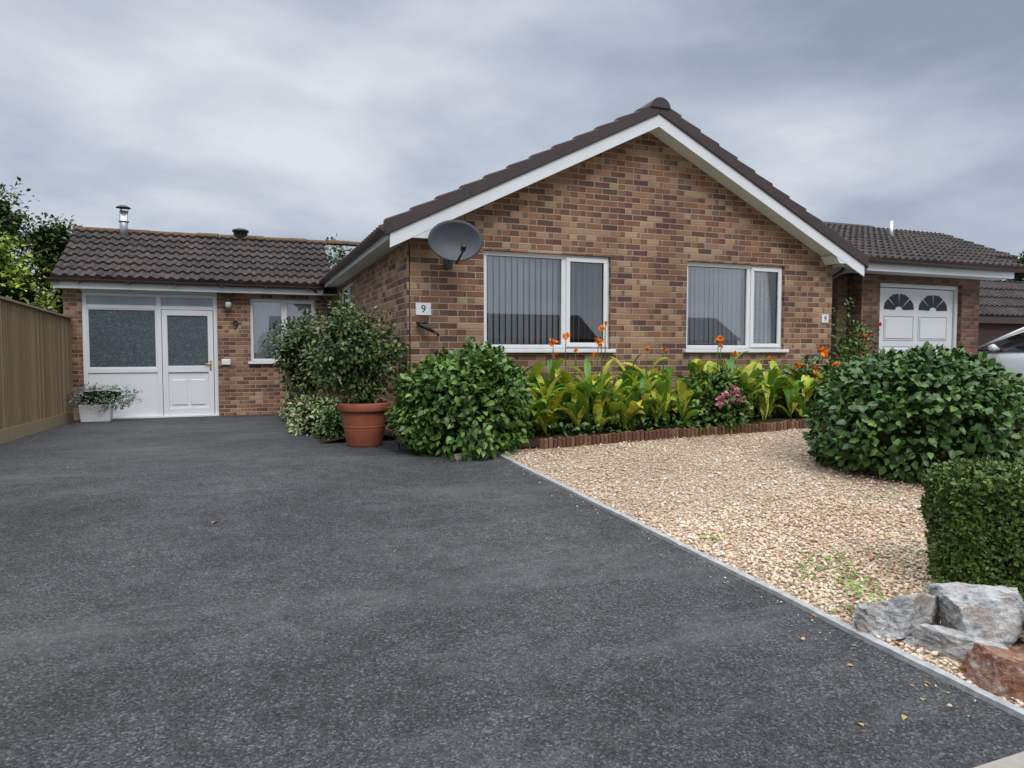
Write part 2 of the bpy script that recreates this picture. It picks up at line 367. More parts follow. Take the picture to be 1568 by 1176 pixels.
# ---------------------------------------------------------------- window unit
def window(root,name,X,Z,Y,split,blind='slats',axis='Y',sill=True):
    w=empty(name); w.parent=root
    def B(n,a,d,z,m,b=0):
        if axis=='Y': return box(n,a,d,z,m,w,b)
        return box(n,d,a,z,m,w,b)
    x0,x1=X; z0,z1=Z; f=.055
    B('frame_head',(x0,x1),(Y,Y+.07),(z1-f,z1),M_white,.006); B('frame_foot',(x0,x1),(Y,Y+.07),(z0,z0+f),M_white,.006)
    B('frame_side_a',(x0,x0+f),(Y+.001,Y+.069),(z0+f,z1-f),M_white,.006); B('frame_side_b',(x1-f,x1),(Y+.001,Y+.069),(z0+f,z1-f),M_white,.006)
    B('mullion',(split-f*.6,split+f*.6),(Y+.002,Y+.068),(z0+f,z1-f),M_white,.006)
    a0,a1=split+f*.45,x1-f*.5; s=.055
    yy=(Y-.018,Y+.03)
    B('sash_head',(a0,a1),yy,(z1-f*.5-s,z1-f*.5),M_white,.006); B('sash_foot',(a0,a1),yy,(z0+f*.5,z0+f*.5+s),M_white,.006)
    B('sash_a',(a0,a0+s),(yy[0]+.001,yy[1]),(z0+f*.5+s,z1-f*.5-s),M_white,.006); B('sash_b',(a1-s,a1),(yy[0]+.001,yy[1]),(z0+f*.5+s,z1-f*.5-s),M_white,.006)
    B('glass_fixed',(x0+f-.01,split-f*.5),(Y+.03,Y+.036),(z0+f-.01,z1-f+.01),M_glass)
    B('glass_sash',(a0+s-.01,a1-s+.01),(Y+.012,Y+.018),(z0+f*.5+s-.01,z1-f*.5-s+.01),M_glass)
    g1,g2=(x0+f,split-f*.5),(a0+s,a1-s)
    for i,(p,q) in enumerate((g1,g2)):
        zz0,zz1=(z0+f,z1-f) if i==0 else (z0+f*.5+s,z1-f*.5-s); yd=Y+.024 if i==0 else Y+.004
        B('gasket_l',(p,p+.006),(yd,yd+.006),(zz0,zz1),M_seal); B('gasket_r',(q-.006,q),(yd,yd+.006),(zz0,zz1),M_seal)
        B('gasket_t',(p+.006,q-.006),(yd,yd+.006),(zz1-.006,zz1),M_seal); B('gasket_b',(p+.006,q-.006),(yd,yd+.006),(zz0,zz0+.006),M_seal)
    if sill: B('sill',(x0-.05,x1+.05),(Y-.11,Y+.05),(z0-.045,z0-.002),M_white,.008)
    V=[];F=[]
    if blind:
        spans={'slats':[(x0+.03,split,.080,.52),(split,x1-.03,.080,1.05)],'closed':[(x0+.03,split,.078,.22),(split,x1-.03,.078,.40)]}[blind]
        for a,b,step,ang in spans:
            xx=a+.03
            while xx<b:
                an=ang+random.uniform(-.08,.08); hw=.0445; dx=hw*cos(an); dy=hw*sin(an); yb=Y+.118
                base=len(V); zt,zb=z1-.03,z0+.04+random.uniform(0,.01)
                for (px_,py_) in ((xx-dx,yb-dy),(xx,yb+.006),(xx+dx,yb+dy)):
                    for zz in (zb,zt): V.append((px_,py_,zz) if axis=='Y' else (py_,px_,zz))
                F+= [(base,base+2,base+3,base+1),(base+2,base+4,base+5,base+3)]; xx+=step
        mesh('vertical_blinds',V,F,M_blind,w)
        B('blind_rail',(x0+.02,x1-.02),(Y+.09,Y+.15),(z1-.035,z1-.005),M_white)
        B('window_board',(x0,x1),(Y+.07,Y+.33),(z0-.03,z0-.001),M_white)
    return w

# ---------------------------------------------------------------- tiled roof
def tiled(name,A,U,S,W,L,mat,parent,roll=.165,gauge=.32):
    A,U,S=Vector(A),Vector(U).normalized(),Vector(S).normalized(); N=U.cross(S).normalized()
    if N.z<0: N=-N
    nu=int(W/roll*6); V=[];UV=[]; F=[]
    rows=int(math.ceil(L/gauge)); vs=[]
    for r in range(rows):
        a=r*gauge; b=min(L,(r+1)*gauge); vs.append((a,.040,r)); vs.append((b-.001,.004,r))
    for (v,h,r) in vs:
        for i in range(nu+1):
            u=W*i/nu; ph=(u/roll)%1
            pr=.040*max(0,sin(pi*min(1,ph/.62)))**.8 if ph<.62 else 0
            j=.007*noise.noise(Vector((math.floor(u/.33)*3.1,r*5.7,0)))
            V.append(A+U*u+S*(v+(j if h>.02 and r>0 else 0))+N*(h+pr+j)); UV.append((u,v+ .0001))
    n=nu+1; k=len(vs)
    for j in range(k-1):
        for i in range(nu): F.append((j*n+i,j*n+i+1,(j+1)*n+i+1,(j+1)*n+i))
    b=len(V)
    for i in range(n):
        V.append(A+U*(W*i/nu)+N*(-.012)); UV.append((W*i/nu,0))
    for i in range(nu): F.append((b+i,b+i+1,i+1,i))
    o=mesh(name,V,F,mat,parent)
    uv=o.data.uv_layers.new(name='UVMap'); idx=np.empty(len(o.data.loops),int); o.data.loops.foreach_get('vertex_index',idx)
    uv.data.foreach_set('uv',np.array(UV)[idx].ravel())
    q=[A-N*.02,A+U*W-N*.02,A+U*W+S*L-N*.02,A+S*L-N*.02]; mesh(name+'_underlay',q,[(0,1,2,3)],M_seal,parent)
    return o
def gutter(name,p0,p1,out,r,mat,parent):
    p0,p1,out=Vector(p0),Vector(p1),Vector(out); V=[];F=[];n=9
    for P in (p0,p1):
        for rr in (r,r-.006):
            for i in range(n+1):
                t=pi*i/n; V.append(P+out*(cos(t)*rr)+Vector((0,0,-sin(t)*rr)))
    m=n+1
    for i in range(n): F+= [(i,i+1,2*m+i+1,2*m+i),(m+i+1,m+i,3*m+i,3*m+i+1)]
    F+= [(0,m,3*m,2*m),(n,2*m+n,3*m+n,m+n)]
    F+= [tuple(range(0,m)),tuple(range(2*m,3*m))]
    return mesh(name,V,F,mat,parent)

# ---------------------------------------------------------------- MAIN HOUSE
house=empty('brick_bungalow')
YF=7.85; XL,XR=1.77,8.13; RX,RZ=4.95,4.54; SL=.495
wt=lambda x: RZ-.24-SL*abs(x-RX)
W1=(2.70,4.42); W2=(5.58,7.24); ZS,ZH=1.42,2.60
H='front_wall'
prism(H,[(XL,-.1),(XR,-.1),(XR,ZS),(XL,ZS)],YF,YF+.28,M_brick,house)
for a,b in ((XL,W1[0]),(W1[1],W2[0]),(W2[1],XR)): prism(H,[(a,ZS),(b,ZS),(b,ZH),(a,ZH)],YF,YF+.28,M_brick,house)
prism(H,[(XL,ZH),(XR,ZH),(XR,wt(XR)),(RX,wt(RX)),(XL,wt(XL))],YF,YF+.28,M_brick,house)
SW=(11.95,13.55); 
for a,b in ((YF+.28,SW[0]),(SW[1],18)): box('side_wall',(XL,XL+.28),(a,b),(-.1,2.72),M_brick,house)
box('side_wall',(XL,XL+.28),SW,(-.1,1.42),M_brick,house); box('side_wall',(XL,XL+.28),SW,(2.60,2.72),M_brick,house)
box('right_wall',(XR-.28,XR),(YF+.28,18),(-.1,2.72),M_brick,house)
box('rear_wall',(XL+.28,XR-.28),(17.72,18),(-.1,2.72),M_brick,house)
box('partition',(XL+.28,XR-.28),(11.2,11.3),(-.1,2.72),M_inwall,house)
box('partition',(4.95,5.05),(YF+.28,11.2),(-.1,2.72),M_inwall,house)
box('ceiling',(XL+.28,XR-.28),(YF+.28,17.7),(2.66,2.70),M_inwall,house)
box('floor',(XL+.28,XR-.28),(YF+.28,17.7),(.42,.45),simple('carpet',(.12,.10,.08),.95),house)
window(house,'front_window_left',W1,(ZS,ZH),YF+.05,3.78,'slats')
window(house,'front_window_right',W2,(ZS,ZH),YF+.05,6.65,'closed')
window(house,'side_window',SW,(1.42,2.60),XL+.05,12.75,'closed','X')
cs=1/sqrt(1+SL*SL)
Lr=(RX-1.47)/cs
tiled('roof_slope_left',(1.47,18.2,RZ-.10-SL*(RX-1.47)),(0,-1,0),(cs,0,SL*cs),10.55,Lr,M_tile,house)
tiled('roof_slope_right',(8.45,7.65,RZ-.10-SL*(8.45-RX)),(0,1,0),(-cs,0,SL*cs),10.55,(8.45-RX)/cs,M_tile,house)
YV=7.58
for sgn,xe in ((-1,1.50),(1,8.50)):
    n=12; L=abs(xe-RX)/cs; st=L/n
    for i in range(n):
        d0=i*st; d1=(i+1)*st+.03
        def P(d,off): return (RX+sgn*d*cs, RZ-d*cs*SL+off)
        a=P(d0,-.015); b=P(d1,.016); c_=P(d1,-.165); d_=P(d0,-.165)
        if i==0: a=(RX,RZ-.01); d_=(RX,RZ-.165)
        prism('verge_cap',[a,b,c_,d_],YV-.012-.0015*(i%2),YV+.10,M_verge,house,bv=.012)
def halfcyl(name,p0,p1,r,mat,parent,squash=.8,seg=12):
    p0,p1=Vector(p0),Vector(p1); d=(p1-p0).normalized(); s=d.cross(Vector((0,0,1))).normalized(); V=[];F=[]
    for P in (p0,p1):
        for i in range(seg+1): t=pi*i/seg; V.append(P+s*cos(t)*r+Vector((0,0,sin(t)*r*squash)))
    m=seg+1
    for i in range(seg): F.append((i,i+1,m+i+1,m+i))
    F+=[tuple(range(m)),tuple(range(m,2*m))]
    return mesh(name,V,F,mat,parent)
y=YV-.03; i=0
while y<17.9:
    halfcyl('ridge_tile',(RX,y,RZ-.095),(RX,y+.44,RZ-.095),.135+.006*(i==0),M_verge if i==0 else M_tile,house,.9); y+=.45; i+=1
bt=.155
for sgn,xe in ((-1,1.53),(1,8.47)):
    z=lambda x,o: RZ-.165-SL*abs(x-RX)+o
    prism('bargeboard',[(RX,z(RX,.01)),(xe,z(xe,.01)),(xe,z(xe,-bt)),(RX,z(RX,-bt))],YV+.012,YV+.034,M_wpaint,house,bv=.003)
    xi=xe-sgn*.47; zb=2.65
    prism('box_end',[(xe,z(xe,-.02)),(xe,zb),(xi,zb),(xi-sgn*.09,z(xi-sgn*.09,-bt+.02))],YV+.016,YV+.05,M_wpaint,house,bv=.003)
    prism('box_end_return',[(xi-sgn*.0,zb),(xi-sgn*.09,z(xi-sgn*.09,-bt+.0)),(xi-sgn*.11,z(xi-sgn*.11,-bt)),(xi-sgn*.02,zb)],YV+.05,YF-.002,M_wpaint,house)
    prism('verge_soffit',[(RX,z(RX,-bt+.02)),(xi,z(xi,-bt+.02)),(xi,z(xi,-bt+.035)),(RX,z(RX,-bt+.035))],YV+.034,YF+.03,M_wpaint,house)
ze=RZ-.10-SL*(RX-1.53)
box('eaves_fascia_left',(1.52,1.545),(YV+.05,17.9),(2.63,ze-.02),M_wpaint,house)
box('eaves_soffit_left',(1.545,1.77),(YV+.05,17.9),(2.65,2.665),M_wpaint,house)
gutter('gutter_left',(1.465,YV+.0,ze+.0),(1.465,14.0,ze-.01),(1,0,0),.052,M_brown,house)
box('eaves_fascia_right',(8.455,8.48),(YV+.05,17.9),(2.63,RZ-.12-SL*(8.45-RX)),M_wpaint,house)
box('eaves_soffit_right',(8.13,8.455),(YV+.05,17.9),(2.65,2.665),M_wpaint,house)
gutter('gutter_right',(8.535,YV,2.80),(8.535,17.9,2.79),(1,0,0),.052,M_brown,house)
tube('downpipe',[(8.535,7.95,2.76),(8.45,7.97,2.6),(8.19,7.99,2.45),(8.19,7.99,.35)],.034,M_brown,house)
tube('cable',[(1.8,7.838,2.62),(1.8,7.838,.4)],.006,M_black,house,5)

# ---------------------------------------------------------------- LEFT WING (same house)
YP=14.2; gl=.165
box('wing_pier',(-2.90,-2.63),(YP,YP+.28),(-.1,2.56),M_brick,house)
box('wing_wall',(-.42,.16),(YP,YP+.28),(-.1,2.56),M_brick,house)
box('wing_wall',(.16,1.37),(YP,YP+.28),(-.1,1.19),M_brick,house)
box('wing_wall',(1.37,XL),(YP,YP+.28),(-.1,2.56),M_brick,house)
box('wing_wall',(.16,1.37),(YP,YP+.28),(2.40,2.56),M_brick,house)
box('porch_head_board',(-2.63,-.42),(YP+.01,YP+.2),(2.445,2.56),M_wpaint,house)
prism('wing_gable_wall',[(YP+.28,-.1),(18,-.1),(18,2.62),(16,3.66),(YP+.28,2.75)],-2.90,-2.62,M_brick,house,'X')
box('wing_partition',(-2.62,XL),(16.6,16.7),(-.1,2.5),M_inwall,house)
box('wing_ceiling',(-2.60,XL),(YP+.28,16.6),(2.50,2.53),M_inwall,house)
window(house,'wing_window',(.16,1.37),(1.19,2.40),YP+.05,.76,'closed')
A=(-3.02,13.92,2.66); s=(3.78-2.66)/(16-13.92); c2=1/sqrt(1+s*s)
tiled('wing_roof_front',A,(1,0,0),(0,c2,s*c2),4.75,(16-13.92)/c2,M_tile,house)
tiled('wing_roof_back',(1.7,18.1,2.64),(-1,0,0),(0,-c2,s*c2),4.72,2.1/c2,M_tile,house)
x=-3.03;i=0
while x<3.0:
    zr=3.765+random.uniform(-.008,.012); halfcyl('wing_ridge_tile',(x,16,zr),(x+.43,16,zr+random.uniform(-.008,.008)),.115,M_ridge,house,.8); x+=.44; i+=1
prism('wing_verge_mortar',[(13.92,2.63),(16,3.75),(18.1,2.62),(18.1,2.55),(16,3.66),(13.92,2.55)],-3.03,-2.9,simple('verge_mortar',(.22,.21,.19),.9),house,'X')
box('wing_fascia',(-3.0,1.50),(13.97,13.99),(2.48,2.645),M_wpaint,house,.003)
box('wing_soffit',(-3.0,1.76),(13.99,14.2),(2.49,2.505),M_wpaint,house)
gutter('wing_gutter',(-3.05,13.91,2.645),(1.5,13.91,2.63),(0,1,0),.055,M_brown,house)
for gx in lin(-2.6,1.2,5): box('gutter_bracket',(gx-.012,gx+.012),(13.85,13.97),(2.565,2.60),M_brown,house)
tube('wing_downpipe',[(1.30,13.91,2.6),(1.45,14.08,2.45),(1.62,14.15,2.3),(1.62,14.15,.2)],.03,M_brown,house,8)
# porch screen
pr=empty('porch'); pr.parent=house
yp=YP+.04; f=.06; X0,Xm,X1=-2.63,-1.41,-.42; zt=2.44; zb=gl+.01
def PB(n,X,Z,m=M_white,d=(0,.07),b=.006): return box(n,X,(yp+d[0],yp+d[1]),Z,m,pr,b)
PB('post',(X0,X0+.075),(zb,zt)); PB('post',(Xm-.04,Xm+.04),(zb,zt)); PB('post',(X1-.07,X1),(zb,zt))
for a,b in ((X0+.075,Xm-.04),(Xm+.04,X1-.07)):
    PB('head',(a,b),(zt-f,zt),d=(.001,.069)); PB('transom',(a,b),(2.16,2.225),d=(.001,.069)); PB('fanlight',(a,b),(2.225,zt-f),M_pale,(.03,.036),0)
a,b=X0+.075,Xm-.04
PB('mid_rail',(a,b),(1.0,1.08),d=(.001,.069)); PB('pane',(a,b),(1.08,2.16),M_obs,(.03,.036),0); PB('lower_panel',(a,b),(zb+.06,1.0),d=(.02,.05)); PB('threshold',(a,b),(zb,zb+.06),d=(.001,.069))
PB('bead',(a,a+.025),(1.08,2.16),d=(.01,.03));PB('bead',(b-.025,b),(1.08,2.16),d=(.01,.03));PB('bead',(a+.025,b-.025),(2.135,2.16),d=(.01,.03));PB('bead',(a+.025,b-.025),(1.08,1.105),d=(.01,.03))
a,b=Xm+.04,X1-.07; s1=.10; dd=(-.015,.05)
PB('door_stile',(a+.008,a+s1),(zb+.02,2.15),d=dd); PB('door_stile',(b-s1,b-.008),(zb+.02,2.15),d=dd)
PB('door_rail',(a+s1,b-s1),(2.05,2.15),d=dd); PB('door_rail',(a+s1,b-s1),(1.0,1.12),d=dd); PB('door_rail',(a+s1,b-s1),(zb+.02,zb+.16),d=dd)
PB('door_glass',(a+s1,b-s1),(1.12,2.05),M_obs,(.01,.016),0); PB('door_panel',(a+s1,b-s1),(zb+.16,1.0),d=(.012,.03))
mc=(a+b)/2
for p_,q_ in ((a+s1+.05,mc-.03),(mc+.03,b-s1-.05)):
    PB('raised_panel',(p_,q_),(zb+.22,.86),d=(-.004,.012),b=.01)
PB('door_gap',(a,a+.008),(zb+.02,2.15),M_seal,(.0,.02),0); PB('door_gap',(b-.008,b),(zb+.02,2.15),M_seal,(.0,.02),0)
M_brass=simple('brass',(.5,.36,.12),.3,.5,metal=.8)
PB('handle_plate',(b-.075,b-.045),(1.03,1.22),M_brass,(-.025,-.015),.003); PB('handle_lever',(b-.15,b-.05),(1.14,1.16),M_brass,(-.055,-.035),.004); PB('handle_neck',(b-.066,b-.054),(1.143,1.157),M_brass,(-.04,-.02),0)
PB('step',(X0,X1),(gl-.02,gl+.035),M_wpaint,(-.06,.0),.005)
wl=empty('wall_lantern'); lathe('body',[(0,0),(.03,0),(.05,.03),(.055,.12),(.075,.13),(.06,.16),(.02,.2),(0,.205)],(-.22,14.08,2.2),M_black,wl,16)
lathe('lamp_glass',[(0,-.005),(.035,-.004),(.052,.03),(.057,.118),(0,.118)],(-.22,14.08,2.2),simple('lantern_glass',(.5,.5,.48),.2),wl,12)
box('bracket',(-.245,-.195),(14.10,14.2),(2.28,2.32),M_black,wl,.004)
mb=empty('wall_meter_box'); box('case',(-.36,-.20),(14.15,14.198),(1.13,1.24),M_wpaint,mb,.01); box('lid',(-.35,-.21),(14.143,14.15),(1.14,1.23),M_white,mb,.006)
def text(s_,loc,size,mat,name,parent=None,ext=.004):
    cu=bpy.data.curves.new(name,'FONT'); cu.body=s_; cu.size=size; cu.extrude=ext; cu.align_x='CENTER'; cu.align_y='CENTER'; cu.materials.append(mat)
    o=bpy.data.objects.new(name,cu); scn.collection.objects.link(o); o.location=loc; o.rotation_euler=(radians(90),0,0)
    if parent: o.parent=parent
    return o
text('9',(-.10,14.19,1.88),.24,M_black,'house_number',ext=.008)
hn=empty('house_number_plaque'); box('plate',(1.87,2.05),(7.835,7.848),(1.81,1.95),M_wpaint,hn,.004); text('9',(1.96,7.833,1.88),.12,M_black,'numeral',hn,.001)
hn=empty('house_number_plaque'); box('plate',(7.93,8.06),(7.835,7.848),(1.81,1.93),M_wpaint,hn,.004); text('9',(7.995,7.833,1.87),.1,M_black,'numeral',hn,.001)
hr=empty('outside_tap'); 
tube('pipe',[(1.90,7.84,1.70),(1.90,7.78,1.70),(1.96,7.75,1.67),(2.05,7.74,1.62)],[.02,.024,.03,.02],M_black,hr,8)
tube('cross_handle',[(1.86,7.78,1.72),(1.99,7.76,1.72)],.016,M_black,hr,8); tube('hose_stub',[(2.05,7.74,1.62),(2.10,7.74,1.60),(2.11,7.75,1.57)],.014,M_black,hr,8)
lathe('wall_flange',[(0,0),(.035,0),(.035,.02),(0,.02)],(1.93,7.80,1.69),M_black,hr,12)
# satellite dish
sd=empty('satellite_dish')
V=[];F=[];nr=8;ns=36; nd=Vector((-.18,-.95,.12)).normalized(); ex=nd.cross(Vector((0,0,1))).normalized()*-1; ez=ex.cross(nd).normalized()
if ez.z<0: ez=-ez
C=Vector((2.24,7.50,2.61)); RXX,RZZ=.305,.235
for sd_,off in ((0,0),(1,.008)):
    for i in range(nr+1):
        r=i/nr
        for j in range(ns):
            t=2*pi*j/ns; V.append(C+ex*cos(t)*r*RXX+ez*sin(t)*r*RZZ+nd*(.07*r*r-off))
m=ns*(nr+1)
for i in range(nr):
    for j in range(ns):
        a=i*ns+j;b=i*ns+(j+1)%ns;c=(i+1)*ns+(j+1)%ns;d=(i+1)*ns+j
        F+=[(a,b,c,d),(m+d,m+c,m+b,m+a)]
for j in range(ns): a=nr*ns+j;b=nr*ns+(j+1)%ns; F.append((a,b,m+b,m+a))
mesh('reflector',V,F,M_dgrey,sd,True)
lnb=C+nd*.30-ez*.13+ex*.06
tube('feed_arm',[C-ez*.225+nd*.05,C-ez*.27+nd*.12,lnb-ez*.04],.013,M_black,sd,8)
tube('lnb',[lnb-nd*.05-ez*.02,lnb+nd*.02,lnb+nd*.06-ez*.03],[.030,.03,.02],M_black,sd,12)
tube('bracket_arm',[C-nd*.01,(2.26,7.66,2.50),(2.26,7.84,2.47)],.02,M_dgrey,sd,8); box('wall_bracket',(2.21,2.31),(7.82,7.848),(2.36,2.56),M_dgrey,sd,.004)
fl=empty('stove_flue'); tube('pipe',[(-2.14,15.75,3.5),(-2.14,15.75,4.17)],.075,M_metal,fl,20)
lathe('collar',[(.078,0),(.095,0),(.095,.03),(.078,.03)],(-2.14,15.75,3.95),M_metal,fl,20)
lathe('cap',[(0,.10),(.06,.09),(.13,.05),(.14,.04),(.0,.04)],(-2.14,15.75,4.19),M_black,fl,20)
for a in (0,2.1,4.2): tube('cap_leg',[(-2.14+.07*cos(a),15.75+.07*sin(a),4.1),(-2.14+.09*cos(a),15.75+.09*sin(a),4.25)],.007,M_black,fl,5)
rv=empty('ridge_vent'); lathe('hood',[(.14,-.04),(.14,.06),(.17,.07),(.16,.11),(.08,.14),(0,.145)],(.02,16,3.86),M_black,rv,20)

# ---------------------------------------------------------------- NEIGHBOUR GARAGE
nb=empty('neighbour_garage'); G0=.38
box('side_wall',(9.75,9.99),(9.3,14),(-.1,2.75),M_brick2,nb)
box('pier_left',(9.99,10.42),(9.0,9.28),(-.1,2.72),M_brick2,nb); box('pier_right',(12.48,12.95),(9.0,9.28),(-.1,2.72),M_brick2,nb)
box('lintel_wall',(10.42,12.48),(9.0,9.28),(2.60,2.72),M_brick2,nb)
box('right_wall',(12.67,12.95),(9.28,15),(-.1,2.75),M_brick2,nb)
box('link_wall',(8.14,9.75),(10.9,11.15),(-.1,2.9),M_brick2,nb)
box('front_fascia',(9.68,13.32),(8.62,8.645),(2.73,2.86),M_wpaint,nb,.003)
box('canopy_soffit',(9.70,13.30),(8.645,9.0),(2.73,2.75),M_wpaint,nb)
box('side_fascia',(9.68,9.70),(8.645,10.9),(2.73,2.86),M_wpaint,nb)
gutter('gutter',(9.5,8.56,2.90),(13.5,8.56,2.89),(0,1,0),.058,M_brown,nb)
s3=(4.2-2.92)/(12-8.55); c3=1/sqrt(1+s3*s3)
tiled('roof_front',(8.6,8.55,2.91),(1,0,0),(0,c3,s3*c3),5.05,(12-8.55)/c3,M_tile2,nb)
tiled('roof_back',(13.65,15.4,2.91),(-1,0,0),(0,-c3,s3*c3),5.05,(15.4-12)/c3,M_tile2,nb)
x=8.6
while x<13.5: halfcyl('ridge_tile',(x,12,4.18),(x+.44,12,4.18),.12,M_tile2,nb,.8); x+=.45
prism('gable_right',[(9.0,2.75),(15,2.75),(12,4.05)],12.9,12.95,M_brick2,nb,'X')
prism('verge_board',[(8.6,2.88),(12,4.16),(15.4,2.9),(15.4,2.76),(12,4.02),(8.6,2.74)],13.60,13.63,M_brown,nb,'X')
tube('roof_vent_pipe',[(12.9,10.9,3.6),(12.9,10.9,4.15)],.04,M_metal,nb,10)
gd=empty('garage_door'); gd.parent=nb
D0,D1,Z1=10.42,12.48,2.60
box('frame_l',(D0,D0+.07),(9.08,9.16),(G0,Z1),M_white,gd,.004); box('frame_r',(D1-.07,D1),(9.08,9.16),(G0,Z1),M_white,gd,.004); box('frame_t',(D0+.07,D1-.07),(9.081,9.159),(Z1-.07,Z1),M_white,gd,.004)
box('leaf_gap',(D0+.07,D1-.07),(9.155,9.165),(G0,Z1-.07),M_black,gd)
box('leaf',(D0+.08,D1-.08),(9.12,9.15),(G0+.02,Z1-.082),M_white,gd,.004)
M_groove=simple('groove_shade',(.30,.31,.33),.6)
for i in range(2):
    cx=D0+.60+i*.86
    for r in range(3):
        z0=G0+.12+r*.54
        for (pa,pb,za,zb_) in ((-.37,.37,0,.012),(-.37,.37,.428,.44),(-.37,-.358,.012,.428),(.358,.37,.012,.428)):
            box('panel_groove',(cx+pa,cx+pb),(9.117,9.1195),(z0+za,z0+zb_),M_groove,gd)
        box('panel',(cx-.33,cx+.33),(9.105,9.12),(z0+.04,z0+.40),M_white,gd,.014)
    cz=2.13
    for q in range(4):
        a0=pi*(q+.06)/4; a1=pi*(q+.94)/4
        poly=[(cx+.10*cos(a0),cz+.07*sin(a0)),(cx+.37*cos(a0),cz+.29*sin(a0)),(cx+.38*cos((a0+a1)/2),cz+.30*sin((a0+a1)/2)),(cx+.37*cos(a1),cz+.29*sin(a1)),(cx+.10*cos(a1),cz+.07*sin(a1))]
        prism('sunburst_pane',poly,9.112,9.119,M_black,gd)
box('handle',(D0+.98,D0+1.08),(9.09,9.12),(1.32,1.36),M_black,gd,.004)
box('meter_box',(12.955,13.05),(9.1,9.2),(1.9,2.1),M_wpaint,nb,.004)
box('gate_between',(8.20,9.74),(10.3,10.35),(.3,2.1),simple('dark_timber_gate',(.10,.05,.035),.8),nb)

def simple_house(name,x0,x1,y0,y1,z0,ze,zr,wm,tm,over=.25,wins=(),fas=None):
    h=empty(name)
    box('walls',(x0,x1),(y0,y1),(z0,ze),wm,h)
    ym=(y0+y1)/2; run=ym-y0+over; s=(zr-ze)/run; c=1/sqrt(1+s*s)
    tiled('roof_front',(x0-over,y0-over,ze),(1,0,0),(0,c,s*c),x1-x0+2*over,run/c,tm,h)
    tiled('roof_back',(x1+over,y1+over,ze),(-1,0,0),(0,-c,s*c),x1-x0+2*over,run/c,tm,h)
    prism('gables',[(y0,ze),(y1,ze),(ym,zr-.1)],x0+.01,x1-.01,wm,h,'X')
    box('fascia',(x0-over,x1+over),(y0-over,y0-over+.03),(ze-.15,ze-.01),fas or M_wpaint,h)
    for (a,b,c_,d,side) in wins:
        yy=y0-.03 if side=='f' else y1+.03
        box('window_frame',(a,b),(min(yy,yy+.02),max(yy,yy+.02)),(c_,d),M_white,h)
        e=.02 if side=='b' else -.012
        box('window_glass',(a+.07,b-.07),(yy+e-.002,yy+e+.006),(c_+.07,d-.07),M_black,h)
    return h
simple_house('neighbour_house',13.95,18.3,12.2,15.8,0,3.75,4.66,M_brick2,M_tile2,fas=M_brown)
simple_house('small_outbuilding',14.4,20.5,10.4,12.1,0,2.15,3.05,simple('dark_stained_timber',(.06,.035,.028),.8,var=.3,scale=12),M_tile2,over=.12,fas=M_brown)
for (a,b) in ((-14,-3),(3,15),(20,32),(37,49)):
    simple_house('opposite_house',a,b,-52,-44,-.2,2.5,5.0,M_brick2,M_tile2,wins=[(a+2,a+4,1,2.2,'b'),(a+7,a+9,1,2.2,'b')])

# ---------------------------------------------------------------- FENCE
fe=empty('timber_fence'); kf=NB('fence_timber',.85,.1); p=kf.pos()
mp=kf.n('ShaderNodeMapping'); kf.put(mp.inputs[0],p); mp.inputs['Scale'].default_value=(14,14,1.2)
gr=kf.noise(mp.outputs[0],3,4,.65); c=kf.ramp(kf.rnd(),[(0,(.24,.17,.105)),(.5,(.33,.245,.155)),(1,(.43,.335,.225))])
c=kf.mix(kf.m('MULTIPLY',gr,.65),c,(.14,.105,.072)); kf.col(c); kf.bump(gr,.5,.01)
V=[];F=[]; y=1.6
while y<14.15:
    z0=g(-2.8,y)+.17; z1=g(-2.8,y)+1.79
    if y>9: z1=min(z1,2.06)
    b=len(V); w=.105
    for (dx,dy) in ((0,0),(.030,0),(.006,w+.012),(0,w+.012)):
        for zz in (z0,z1+random.uniform(-.004,.004)): V.append((-2.80+dx,y+dy,zz))
    F+=[(b+0,b+2,b+3,b+1),(b+2,b+4,b+5,b+3),(b+4,b+6,b+7,b+5),(b+1,b+3,b+5,b+7)]; y+=w
mesh('feather_boards',V,F,kf.mat,fe)
yy=1.6; HX=[(0,3,2,1),(4,5,6,7),(0,1,5,4),(1,2,6,5),(2,3,7,6),(3,0,4,7)]
while yy<14.1:
    y2=min(yy+2.5,14.15); z1=g(-2.8,yy)+1.79; z2=g(-2.8,y2)+1.79
    mesh('cap_rail',[(-2.83,yy,z1),(-2.755,yy,z1),(-2.755,y2,z2),(-2.83,y2,z2),(-2.83,yy,z1+.025),(-2.755,yy,z1+.03),(-2.755,y2,z2+.03),(-2.83,y2,z2+.025)],HX,kf.mat,fe)
    mesh('gravel_board',[(-2.82,yy,g(0,yy)-.03),(-2.765,yy,g(0,yy)-.03),(-2.765,y2,g(0,y2)-.03),(-2.82,y2,g(0,y2)-.03),(-2.82,yy,g(0,yy)+.17),(-2.765,yy,g(0,yy)+.17),(-2.765,y2,g(0,y2)+.17),(-2.82,y2,g(0,y2)+.17)],HX,kf.mat,fe)
    box('post',(-2.92,-2.83),(yy-.04,yy+.05),(0,z1+.05),kf.mat,fe); yy+=2.5

